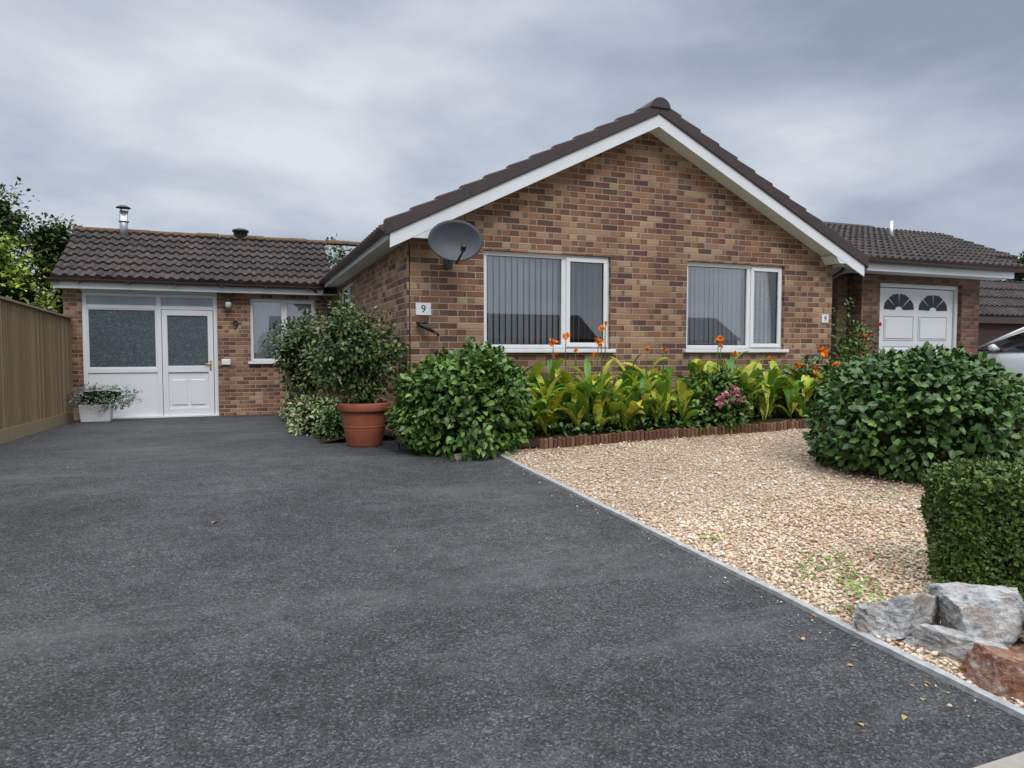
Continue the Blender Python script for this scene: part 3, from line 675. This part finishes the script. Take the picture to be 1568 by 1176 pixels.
# ---------------------------------------------------------------- PLANTS
M_cam=leaf_mat('camellia_leaf',(.032,.074,.013),(.066,.138,.022),(.13,.225,.036),.38,.42)
M_vib=leaf_mat('viburnum_leaf',(.022,.058,.011),(.050,.112,.020),(.095,.18,.036),.40,.40)
M_pit=leaf_mat('euonymus_leaf',(.030,.055,.014),(.065,.105,.026),(.14,.19,.045),.42,.4)
M_hed=leaf_mat('box_hedge_leaf',(.026,.052,.010),(.056,.102,.016),(.12,.18,.03),.5,.3)
M_hlt=leaf_mat('privet_light_leaf',(.07,.13,.02),(.14,.23,.03),(.22,.33,.05),.5,.3)
M_var=leaf_mat('variegated_leaf',(.07,.11,.03),(.22,.28,.11),(.48,.52,.30),.5,.3)
M_gry=leaf_mat('grey_leaf',(.07,.10,.08),(.14,.19,.15),(.26,.31,.27),.7,.2)
M_tre=leaf_mat('tree_leaf',(.022,.042,.012),(.05,.085,.022),(.09,.13,.035),.6,.2)
M_lau=leaf_mat('laurel_leaf',(.08,.13,.014),(.17,.24,.022),(.31,.37,.045),.45,.3)
M_terra=simple('terracotta',(.32,.105,.06),.7,.2,var=.3,scale=7,bumpy=.2)
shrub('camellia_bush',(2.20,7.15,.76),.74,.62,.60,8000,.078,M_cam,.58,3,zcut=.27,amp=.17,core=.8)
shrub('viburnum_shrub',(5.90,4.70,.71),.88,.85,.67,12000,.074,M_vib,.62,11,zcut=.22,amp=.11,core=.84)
def pot(name,c,r,h):
    z=g(c[0],c[1]); rt=empty(name)
    lathe('pot',[(0,.0),(r*.66,.0),(r*.70,.02),(r*.9,h*.78),(r*.9,h*.80),(r*1.0,h*.81),(r*1.03,h*.84),(r*1.03,h*.97),(r*1.0,h),(r*.93,h),(r*.9,h*.9),(0,h*.88)],(c[0],c[1],z+.005),M_terra,rt,40)
    lathe('band',[(r*.80,0),(r*.825,.006),(r*.825,.018),(r*.80,.024)],(c[0],c[1],z+h*.45),M_terra,rt,40)
    lathe('compost',[(r*.9,0),(0,.02)],(c[0],c[1],z+h*.9),ks.mat,rt,24); return rt,z
rt,z=pot('potted_shrub',(1.30,8.0),.29,.50)
for i in range(9):
    a=i*.7; tube('stem',[(1.3+.05*cos(a),8+.05*sin(a),z+.45),(1.28+.14*cos(a),8+.12*sin(a),z+.75),(1.25+.32*cos(a),8+.3*sin(a),z+1.1)],[.015,.011,.007],M_bark,rt,6)
shrub('x',(1.18,8.0,1.38),.50,.44,.50,4600,.058,M_pit,.52,21,parent=rt,zcut=.92,core=.5,shell=.55,amp=.26)
shrub('x',(1.28,7.98,.98),.28,.26,.22,700,.055,M_pit,.52,23,parent=rt,zcut=.74,core=0,shell=.8,amp=.26)
rt,z=pot('potted_shrub',(.93,10.9),.27,.42)
shrub('x',(.88,10.9,1.30),.44,.42,.60,3200,.062,M_pit,.5,31,parent=rt,zcut=.66,core=.65,shell=.4,amp=.25)
shrub('variegated_low_shrub',(.95,10.0,.45),.33,.55,.34,1900,.06,M_var,.5,41,zcut=.23,lo=True,amp=.25)
shrub('low_border_shrub',(1.12,9.1,.40),.25,.50,.26,1500,.06,M_cam,.5,43,zcut=.24,lo=True,amp=.25)
shrub('variegated_low_shrub',(.95,12.2,.40),.3,.8,.30,1400,.06,M_var,.5,47,zcut=.2,lo=True,amp=.25)
tr=empty('planter_trough')
zz=g(0,13.75)
V=[(-2.58,13.62,zz),(-2.14,13.62,zz),(-2.14,13.86,zz),(-2.58,13.86,zz),(-2.61,13.59,zz+.30),(-2.11,13.59,zz+.30),(-2.11,13.89,zz+.30),(-2.61,13.89,zz+.30)]
bev(mesh('trough',V,HX,M_wpaint,tr),.015)
shrub('x',(-2.28,13.7,zz+.42),.52,.28,.20,1500,.05,M_gry,.35,51,parent=tr,lo=True,core=.55,amp=.3,zcut=zz+.2)
def hedge(name,o,du,dv,Lu,Lv,H,n,leaf,mat):
    rt=empty(name); o=np.array(o,float); du=nrm(np.array([du+(0,)],float))[0]; dv=nrm(np.array([dv+(0,)],float))[0]; up=np.array([0,0,1.])
    A=[Lu*H*1.6,Lv*H*1.6,Lu*Lv*1.3,Lu*H*.6,Lv*H*.6]; pr_=np.array(A)/sum(A); f_=RNG.choice(5,n,p=pr_); a=RNG.random(n);b=RNG.random(n)
    P=np.zeros((n,3));N=np.zeros((n,3))
    for k in range(5):
        m_=f_==k; aa=a[m_][:,None]; bb=b[m_][:,None]
        if k==0: P[m_]=o+du*Lu*aa+up*H*bb; N[m_]=-dv
        if k==1: P[m_]=o+dv*Lv*aa+up*H*bb; N[m_]=-du
        if k==2: P[m_]=o+du*Lu*aa+dv*Lv*bb+up*H; N[m_]=up
        if k==3: P[m_]=o+dv*Lv+du*Lu*aa+up*H*bb; N[m_]=dv
        if k==4: P[m_]=o+du*Lu+dv*Lv*aa+up*H*bb; N[m_]=du
    nz=np.array([noise.noise(Vector(q)*3.2)*.06+noise.noise(Vector(q)*9)*.04 for q in P])
    P+=N*(nz-RNG.random(n)**2*.06)[:,None]
    c_=o+du*Lu/2+dv*Lv/2+up*H/2
    for k in range(n):
        q=P[k]-c_; u_=abs(q@du)/(Lu/2); v_=abs(q@dv)/(Lv/2); h_=abs(q[2])/(H/2)
        e=sorted((u_,v_,h_))[1]
        if e>.86 and q[2]>-H*.3: P[k]-=q/np.linalg.norm(q)*(e-.86)*.25
    L=leaf*(.6+.8*RNG.random(n)); leaves('foliage',P,N*.5+RNG.normal(size=(n,3))*.7+up*.15,N+RNG.normal(size=(n,3))*.45+up*.3,L,L*.65,mat,rt,True)
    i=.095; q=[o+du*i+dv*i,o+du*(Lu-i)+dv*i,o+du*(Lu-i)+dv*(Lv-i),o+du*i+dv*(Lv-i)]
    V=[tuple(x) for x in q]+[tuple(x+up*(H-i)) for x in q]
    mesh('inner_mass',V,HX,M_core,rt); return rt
hedge('box_hedge',(3.31,2.42,.10),(.78,-.62),(.68,.73),1.9,.58,.64,44000,.025,M_hed)
hedge('privet_hedge',(8.3,6.9,.38),(1,-.25),(.25,1),5,.6,.60,9000,.05,M_hlt)
def canna_mat():
    k=NB('canna_leaf',.4,.4); r=k.rnd()
    c=k.ramp(r,[(0,(.05,.14,.02)),(.25,(.11,.24,.03)),(.46,(.28,.40,.035)),(.72,(.52,.54,.05)),(1,(.68,.62,.09))])
    c=k.mix(k.ramp(k.noise(k.pos(),22,2),[(.45,(0,0,0)),(.6,(.45,.45,.45))]),c,(.12,.27,.03)); k.col(c)
    tl=k.n('ShaderNodeBsdfTranslucent'); k.put(tl.inputs[0],c); ms=k.n('ShaderNodeMixShader'); ms.inputs[0].default_value=.25
    out=[n for n in k.t.nodes if n.type=='OUTPUT_MATERIAL'][0]
    k.t.links.new(k.b.outputs[0],ms.inputs[1]); k.t.links.new(tl.outputs[0],ms.inputs[2]); k.t.links.new(ms.outputs[0],out.inputs[0]); return k.mat
M_can=canna_mat(); M_stem=simple('green_stem',(.08,.14,.03),.6)
M_org=simple('orange_petal',(.85,.22,.02),.6,var=.3,scale=30); M_pnk=leaf_mat('pink_petal',(.40,.10,.16),(.6,.2,.28),(.72,.42,.44),.7,.1)
M_red=leaf_mat('red_petal',(.35,.03,.03),(.5,.06,.05),(.6,.12,.08),.7,.1)
def blades(name,items,mat,parent):
    V=[];F=[];ns=7
    for (b,an,L,w,up) in items:
        b=Vector(b); h=Vector((cos(an),sin(an),0)); side=Vector((-sin(an),cos(an),0)); p=b.copy(); st=len(V)
        tw=random.uniform(-.6,.6); cv=random.uniform(.8,2.1)
        for i in range(ns+1):
            t=i/ns; el=up-cv*t*t; d=h*cos(el)+Vector((0,0,sin(el)))
            ww=w*sin(pi*min(1,(t*.92+.06)))**.75*(1 if t<1 else .05)
            s_=(side*cos(tw)+Vector((0,0,1))*sin(tw)*.6); nn=Vector((0,0,1))*.25*ww
            V+=[p-s_*ww/2+nn,p,p+s_*ww/2+nn]; p=p+d*(L/ns)
        for i in range(ns):
            a=st+i*3; F+=[(a,a+1,a+4,a+3),(a+1,a+2,a+5,a+4)]
    return mesh(name,V,F,mat,parent,True)
for (xc,wid,h0,npl) in ((3.15,.28,.92,11),(3.65,.35,.98,14),(4.2,.35,.84,13),(4.7,.28,.90,10),(5.0,.2,.84,7),(5.75,.32,.92,12),(6.25,.35,.92,13),(6.85,.40,.86,13),(7.35,.25,.64,6)):
    cp=empty('canna_lily_clump'); it=[]
    for k in range(npl):
        x=xc+random.uniform(-wid,wid); y=random.uniform(7.0,7.62); z=g(x,y)+.08; h=h0*random.uniform(.62,1.15)*(1 if y>7.25 else .75)
        lean=random.uniform(-.10,.10); tube('stem',[(x,y,z),(x+lean,y,z+h*.75)],[.012,.007],M_stem,cp,5)
        m=random.randint(6,9)
        for q in range(m):
            t=.08+.62*q/m; it.append(((x+lean*t,y,z+h*t),random.uniform(0,2*pi),random.uniform(.28,.48),random.uniform(.085,.14),random.uniform(.8,1.4)))
    blades('leaves',it,M_can,cp)
def petals(P,r,n,mat,parent,name='petals'):
    d=rdirs(n)*np.array([1,1,.8])+np.array([0,0,.25]); n_=len(d); Pn=np.tile(np.array(P,float),(n_,1))
    L=r*(.7+.5*RNG.random(n_)); leaves(name,Pn,d,rdirs(n_),L,L*.7,mat,parent)
for (x,y,z,r) in ((3.36,7.3,1.50,.07),(3.62,7.5,1.58,.06),(3.42,7.4,1.36,.05),(4.0,7.4,1.50,.07),(4.05,7.4,1.66,.06),(4.1,7.4,1.74,.035),(5.68,7.3,1.55,.075),(5.72,7.3,1.46,.045),(5.0,7.5,1.42,.045),(7.42,7.3,1.40,.11),(7.18,7.2,1.06,.09),(7.3,7.3,1.14,.08),(4.75,7.5,1.42,.045),(3.75,7.5,1.40,.045),(7.1,7.1,.98,.08),(6.1,7.5,1.36,.045),(6.6,7.4,1.30,.045),(7.0,7.3,1.2,.07),(7.55,7.2,1.2,.07),(3.9,7.3,1.36,.05)):
    fl_=empty('orange_canna_flower'); tube('stalk',[(x+.02,y,.5),(x-.01,y,z-.2),(x,y,z)],[.009,.006,.004],M_stem,fl_,5); petals((x,y,z),r,12,M_org,fl_)
shrub('rose_bush',(5.50,7.1,.70),.42,.32,.42,1900,.07,M_cam,.55,61,zcut=.35,amp=.28)
ro=empty('pink_roses')
for q in range(10): petals((5.42+random.uniform(-.17,.22),6.78+random.uniform(-.05,.06),.82+random.uniform(-.12,.14)),.055,16,M_pnk,ro,'bloom')
shrub('border_shrub',(7.45,7.3,.75),.5,.4,.45,2400,.07,M_cam,.5,63,zcut=.35,amp=.28)
shrub('border_underplanting',(4.6,7.35,.45),1.7,.42,.28,4200,.07,M_cam,.5,65,zcut=.35,amp=.35,freq=4,core=.8)
tp=empty('tall_climbing_rose')
for q in range(7):
    a=q*.9; tube('cane',[(8.45,7.75,.4),(8.45+.12*cos(a),7.75+.08*sin(a),1.1),(8.47+.3*cos(a),7.75+.14*sin(a),1.6+.1*(q%3))],[.01,.007,.004],M_stem,tp,5)
shrub('x',(8.48,7.78,1.22),.36,.26,.74,1700,.062,M_cam,.5,67,parent=tp,zcut=.35,core=0,shell=.85,amp=.35)
for q in range(9): petals((8.48+random.uniform(-.3,.3),7.6+random.uniform(-.1,.1),1.25+random.uniform(-.3,.55)),.04,12,M_red,tp,'bloom')
we=empty('gravel_weeds'); P=[]
for (x,y,s,n) in ((3.05,2.75,.10,50),(3.2,3.05,.07,25),(2.95,2.95,.12,30),(4.2,3.1,.06,15),(3.6,2.9,.12,20),(2.8,3.6,.05,15),(4.6,4.0,.06,10),(2.95,2.6,.05,20),(2.75,2.45,.05,30)):
    P+= [(x+random.gauss(0,s),y+random.gauss(0,s),g(x,y)+.03) for _ in range(n)]
P=np.array(P); n=len(P); leaves('leaflets',P,RNG.normal(size=(n,3))*[1,1,.1]+[0,0,.5],np.tile([0,0,1.],(n,1))+RNG.normal(size=(n,3))*.2,.025+.015*RNG.random(n),.016+.008*RNG.random(n),M_hlt,we)
kL=NB('dead_leaf',.8,.1); kL.col(kL.ramp(kL.rnd(),[(0,(.24,.11,.05)),(.5,(.36,.24,.11)),(1,(.26,.28,.10))]))
P=[(-.17,5.05),(2.2,1.75),(2.35,1.80),(2.0,1.75),(-1.9,8.3),(-1.5,7.4),(2.4,3.0),(2.5,2.5),(-2.5,10.5),(-2.4,9.2),(2.3,2.1),(2.48,1.9),(-2.55,12.2)]+[(random.uniform(-2.6,2.4),random.uniform(3,13)) for _ in range(14)]+[(-2.7+abs(random.gauss(0,.14)),random.uniform(8,14)) for _ in range(60)]+[(KX(y_)-.03-abs(random.gauss(0,.05)),y_) for y_ in [random.uniform(1.6,6.6) for _ in range(25)]]+[(3+random.random()*3,random.uniform(2.5,6.5)) for _ in range(25)]
n=len(P); P=np.array([(a,b,g(a,b)+(.008 if a<2.5 else .03)) for a,b in P]); sz=np.where(np.arange(n)<1,.06,np.where(np.arange(n)<13,.032,.02))
leaves('fallen_leaves',P,RNG.normal(size=(n,3))*[1,1,.05],np.tile([0,0,1.],(n,1))+RNG.normal(size=(n,3))*.15,sz,sz*.6,kL.mat)
# rocks
def rock(c,s,seed,mat,rot=0,tilt=0):
    import bmesh
    bm=bmesh.new(); bmesh.ops.create_icosphere(bm,subdivisions=6,radius=1)
    planes=[]; rr=random.Random(seed)
    base=[(1,0,0),(-1,0,0),(0,1,0),(0,-1,0),(0,0,1),(0,0,-1)]
    for b in base: planes.append(((Vector(b)+Vector((rr.gauss(0,.28),rr.gauss(0,.28),rr.gauss(0,.22)))).normalized(),rr.uniform(.50,.66)))
    for i in range(7): planes.append((Vector((rr.gauss(0,1),rr.gauss(0,1),rr.gauss(0,.8))).normalized(),rr.uniform(.60,.80)))
    R=Matrix.Rotation(rot,3,'Z')@Matrix.Rotation(tilt,3,'Y')
    for v in bm.verts:
        d=v.co.normalized(); t=min([k/max(1e-3,d.dot(n)) for n,k in planes if d.dot(n)>.05]+[1.1]); p=d*t
        q=p*2.6+Vector((seed,0,0)); w=.07*noise.noise(q)+.055*noise.noise(q*3)+.03*abs(noise.noise(q*7))+.014*noise.noise(q*17)
        st_=.02*(round(p.z*7)/7-p.z)
        p=p*(1+w)*1.45; p.x+=st_; v.co=Vector(c)+R@Vector((p.x*s[0],p.y*s[1],p.z*s[2]))
    me=bpy.data.meshes.new('rock'); bm.to_mesh(me); bm.free(); me.materials.append(mat)
    me.polygons.foreach_set('use_smooth',[True]*len(me.polygons))
    try: me.set_sharp_from_angle(angle=radians(24))
    except Exception: pass
    o=bpy.data.objects.new('rock',me); scn.collection.objects.link(o); return o
def rockmat(name,a,b,c_,stain):
    k=NB(name,.85,.2); p=k.pos(); f=k.noise(p,13,7,.75,.5); f2=k.noise(p,8,5,.65,.5)
    c=k.ramp(f,[(.36,a),(.48,b),(.62,c_)]); c=k.mix(k.m('MULTIPLY',k.ramp(f2,[(.48,(0,0,0)),(.60,(1,1,1))]),.55),c,stain); k.col(c); k.bump(k.noise(p,45,5,.75),.9,.02); return k.mat
M_r1=rockmat('limestone_rock',(.13,.13,.13),(.38,.38,.375),(.62,.61,.58),(.38,.27,.19)); M_r2=rockmat('red_sandstone_rock',(.14,.06,.04),(.32,.17,.11),(.52,.44,.38),(.26,.11,.07))
rock((2.80,2.26,.17),(.165,.12,.10),1,M_r1,.25,.18); rock((3.06,2.06,.23),(.185,.13,.115),5,M_r1,-.35,-.1); rock((2.86,1.98,.12),(.22,.12,.08),9,M_r1,-.75,.12)
rock((2.80,1.72,.11),(.19,.12,.10),12,M_r2,-.6,.1); rock((3.16,1.80,.20),(.15,.11,.08),15,M_r2,.3,.2); rock((3.02,1.88,.08),(.14,.11,.08),18,M_r2,.9); rock((3.40,1.93,.18),(.17,.14,.12),22,M_r1,.9,.1); rock((2.95,1.55,.07),(.2,.12,.09),25,M_r1,.4)
rock((2.68,2.10,.07),(.05,.04,.03),31,M_r1,.4); rock((2.03,6.62,.33),(.07,.05,.045),33,M_r1,.2); rock((1.75,7.5,.33),(.05,.05,.04),35,M_r1,.2)

# ---------------------------------------------------------------- TREES
def tree(name,c,h,r,n,leaf,mat,seed,th=None,dens_core=.6):
    rt=empty(name); z0=g(c[0],c[1]); th=th or h*.4
    tube('trunk',[(c[0],c[1],z0-.1),(c[0]+.05*h*.2,c[1],z0+th*.6),(c[0],c[1],z0+h*.75)],[h*.03,h*.022,h*.008],M_bark,rt,8)
    rr=random.Random(seed)
    for i in range(7):
        a=i*2.4+rr.random(); zb=z0+th*.6+i*h*.05; tube('limb',[(c[0],c[1],zb),(c[0]+cos(a)*r*.4,c[1]+sin(a)*r*.4,zb+h*.14),(c[0]+cos(a)*r*.8,c[1]+sin(a)*r*.8,zb+h*.2)],[h*.012,h*.008,h*.003],M_bark,rt,6)
    for i in range(6):
        a=rr.random()*2*pi; k=rr.uniform(0,.5); cc=(c[0]+cos(a)*r*k,c[1]+sin(a)*r*k,z0+h*(.50+.075*i)*.95)
        q=r*rr.uniform(.5,.7); shrub('x',cc,q,q,q*.8,n//6,leaf,mat,.6,seed+i,parent=rt,lo=True,core=dens_core,shell=.55,amp=.35,zcut=z0,clus=25)
    return rt
tree('laurel_tree',(-4.40,15.6),3.55,1.40,9000,.10,M_lau,101)
tree('laurel_tree',(-5.4,17.5),3.8,1.7,7000,.11,M_lau,111)
tree('oak_tree',(-11.4,41),9.2,3.2,8000,.24,M_tre,121); tree('oak_tree',(-8.4,44),8.3,2.6,6000,.24,M_tre,131); tree('oak_tree',(-15,44),10.2,3.4,3500,.3,M_tre,141)
tree('birch_tree',(3.15,24.5),5.5,1.0,1500,.13,M_pit,151,dens_core=0)
tree('ash_tree',(45,29),7.6,2.6,3500,.26,M_tre,161); tree('ash_tree',(49.5,29),8.4,2.5,2500,.3,M_tre,171)
rt=empty('distant_trees')
for i in range(26):
    x=-70+i*9+random.uniform(-3,3)
    if -2<x<40: continue
    r=random.uniform(4,6); shrub('x',(x,95+random.uniform(-6,6),3.5),r,r,r*random.uniform(.75,1.0),900,.8,M_tre,.6,200+i,parent=rt,lo=True,core=.85,zcut=0)

# ---------------------------------------------------------------- CAR
def car(cx,nose,z0):
    rt=empty('parked_car'); kc=NB('white_car_paint',.18,.5); kc.col((.74,.75,.77)); kc.b.inputs['Coat Weight'].default_value=.6
    gl_=glass_mat('car_glass',(.12,.13,.14),.08); 
    st=[(0,.56,.30,.62),(.04,.70,.24,.70),(.14,.80,.20,.78),(.4,.86,.18,.87),(.8,.88,.18,.94),(1.2,.89,.18,.99),(2.0,.90,.18,1.0),(3.0,.90,.18,1.0),(3.7,.88,.20,1.0),(4.05,.80,.26,.96),(4.15,.68,.34,.86)]
    V=[];F=[]
    for d,w,zb,zt in st:
        sec=[(-w*.86,zb),(-w*.97,zb+.10),(-w,zb+(zt-zb)*.5),(-w*.985,zb+(zt-zb)*.78),(-w*.92,zt-.02),(-w*.6,zt+.012),(0,zt+.03)]
        sec+=[(-a,b) for a,b in sec[-2::-1]]
        for a,b in sec: V.append((cx+a,nose-d,z0+b))
    m=13
    for i in range(len(st)-1):
        for j in range(m): F.append((i*m+j,i*m+(j+1)%m,(i+1)*m+(j+1)%m,(i+1)*m+j))
    F+=[tuple(range(m)),tuple(range((len(st)-1)*m,len(st)*m))]
    o=fixn(mesh('body',V,F,kc.mat,rt,True)); sm=o.modifiers.new('s','SUBSURF'); sm.levels=sm.render_levels=2
    gs=[(.80,.80,.96,.98),(1.7,.70,.96,1.40),(2.5,.68,.97,1.46),(3.2,.67,.98,1.43),(3.95,.70,.98,1.02)]
    V=[];F=[];mi=[]
    for d,w,zb,zt in gs:
        for a,b in ((-.83,zb),(-w-.04 if zt<1.1 else -w-.03,zb+(zt-zb)*.80),(-w+.06,zt),(0,zt+.025),(w-.06,zt),(w+.04 if zt<1.1 else w+.03,zb+(zt-zb)*.8),(.83,zb)): V.append((cx+a,nose-d,z0+b))
    for i in range(4):
        for j in range(6):
            F.append((i*7+j,i*7+j+1,(i+1)*7+j+1,(i+1)*7+j)); mi.append(1 if (j in(0,5) or i in(0,3)) and not (j in (1,4)) else 0)
    fixn(mesh('cabin',V,F,None,rt,True,[kc.mat,gl_],mi)); 
    box('cabin_dark',(cx-.6,cx+.6),(nose-3.3,nose-1.7),(z0+.95,z0+1.3),M_black,rt)
    hl=simple('headlamp_lens',(.35,.38,.42),.1,.6)
    for s in (-1,1):
        for d in (.78,3.35):
            prof=[(.18,.0),(.2,.02),(.30,.02),(.325,-.03),(.325,-.17),(.30,-.2)]
            w=lathe('tyre',[(0.0,.0)]+prof,(0,0,0),M_black,rt,32); w.location=(cx+s*.89,nose-d,z0+.325); w.rotation_euler=(0,s*pi/2,0)
            w=lathe('alloy',[(0,.01),(.05,.02),(.16,.0),(.215,.026)],(0,0,0),M_metal,rt,24); w.location=(cx+s*.885,nose-d,z0+.325); w.rotation_euler=(0,s*pi/2,0)
        tube('headlamp',[(cx+s*.56,nose-.02,z0+.64),(cx+s*.74,nose-.10,z0+.68),(cx+s*.84,nose-.30,z0+.74)],[.05,.06,.03],hl,rt,10)
        tube('door_mirror',[(cx+s*.86,nose-1.35,z0+1.0),(cx+s*.98,nose-1.32,z0+1.03),(cx+s*1.04,nose-1.32,z0+1.03)],[.03,.07,.05],kc.mat,rt,10)
        tube('pillar',[(cx+s*.82,nose-.84,z0+.975),(cx+s*.68,nose-1.70,z0+1.385)],.03,kc.mat,rt,8)
    box('grille',(cx-.35,cx+.35),(nose-.06,nose+.006),(z0+.34,z0+.46),M_black,rt,.01)
car(13.86,10.0,g(14,8)+.02)

# ---------------------------------------------------------------- WORLD / LIGHT / CAMERA
w=bpy.data.worlds.new('World'); scn.world=w; w.use_nodes=True; t=w.node_tree; bg=t.nodes['Background']
K=NB.__new__(NB); K.t=t
tc=t.nodes.new('ShaderNodeTexCoord').outputs['Generated']; s=K.n('ShaderNodeSeparateXYZ'); K.put(s.inputs[0],tc)
zz=K.m('MAXIMUM',s.outputs[2],0.); den=K.m('ADD',zz,.34)
cb=K.n('ShaderNodeCombineXYZ'); K.put(cb.inputs[0],K.m('DIVIDE',s.outputs[0],den)); K.put(cb.inputs[1],K.m('DIVIDE',s.outputs[1],den)); K.put(cb.inputs[2],K.m('MULTIPLY',zz,2.6))
n1=K.noise(cb.outputs[0],1.9,5,.50,.1); n2=K.noise(cb.outputs[0],.8,2,.5)
nn=K.m('ADD',K.m('MULTIPLY',n1,.58),K.m('MULTIPLY',n2,.42))
c=K.ramp(nn,[(.36,(.27,.31,.405)),(.45,(.37,.415,.51)),(.53,(.49,.535,.62)),(.64,(.68,.715,.77))])
hz=K.ramp(zz,[(0,(.66,.715,.79)),(.14,(.56,.61,.69))]); c=K.mix(K.ramp(zz,[(.0,(.65,.65,.65)),(.18,(0,0,0))]),c,hz)
el=K.m('ADD',1.0,K.m('MULTIPLY',K.ramp(zz,[(.50,(0,0,0)),(.85,(1,1,1))]),4.6))
warm=K.mix(K.ramp(zz,[(.50,(0,0,0)),(.8,(1,1,1))]),(1,1,1),(1.03,1.0,.93)); c=K.mix(1.0,c,warm,'MULTIPLY')
vm=K.n('ShaderNodeVectorMath',operation='SCALE'); K.put(vm.inputs[0],c); K.put(vm.inputs[3],K.m('MULTIPLY',el,11.))
sk=K.n('ShaderNodeTexSky'); sk.sky_type='NISHITA'; sk.sun_disc=False; sk.sun_elevation=radians(48); sk.sun_rotation=radians(178)
fin=K.mix(.95,sk.outputs[0],vm.outputs[0]); t.links.new(fin,bg.inputs[0]); bg.inputs[1].default_value=.1
sl=bpy.data.lights.new('sun','SUN'); sl.energy=1.3; sl.angle=radians(25); sl.color=(1,.95,.87); so=bpy.data.objects.new('sun',sl); scn.collection.objects.link(so)
a=radians(178); e=radians(48); d=Vector((sin(a)*cos(e),cos(a)*cos(e),sin(e))); so.rotation_euler=d.to_track_quat('Z','Y').to_euler()
cam=bpy.data.cameras.new('camera'); cam.lens=24.34; cam.sensor_width=36; cam.clip_end=2000; cam.clip_start=.05
co=bpy.data.objects.new('camera',cam); scn.collection.objects.link(co); co.location=(0,0,1.4); co.rotation_euler=(radians(90-2.75),0,radians(-21.3)); scn.camera=co
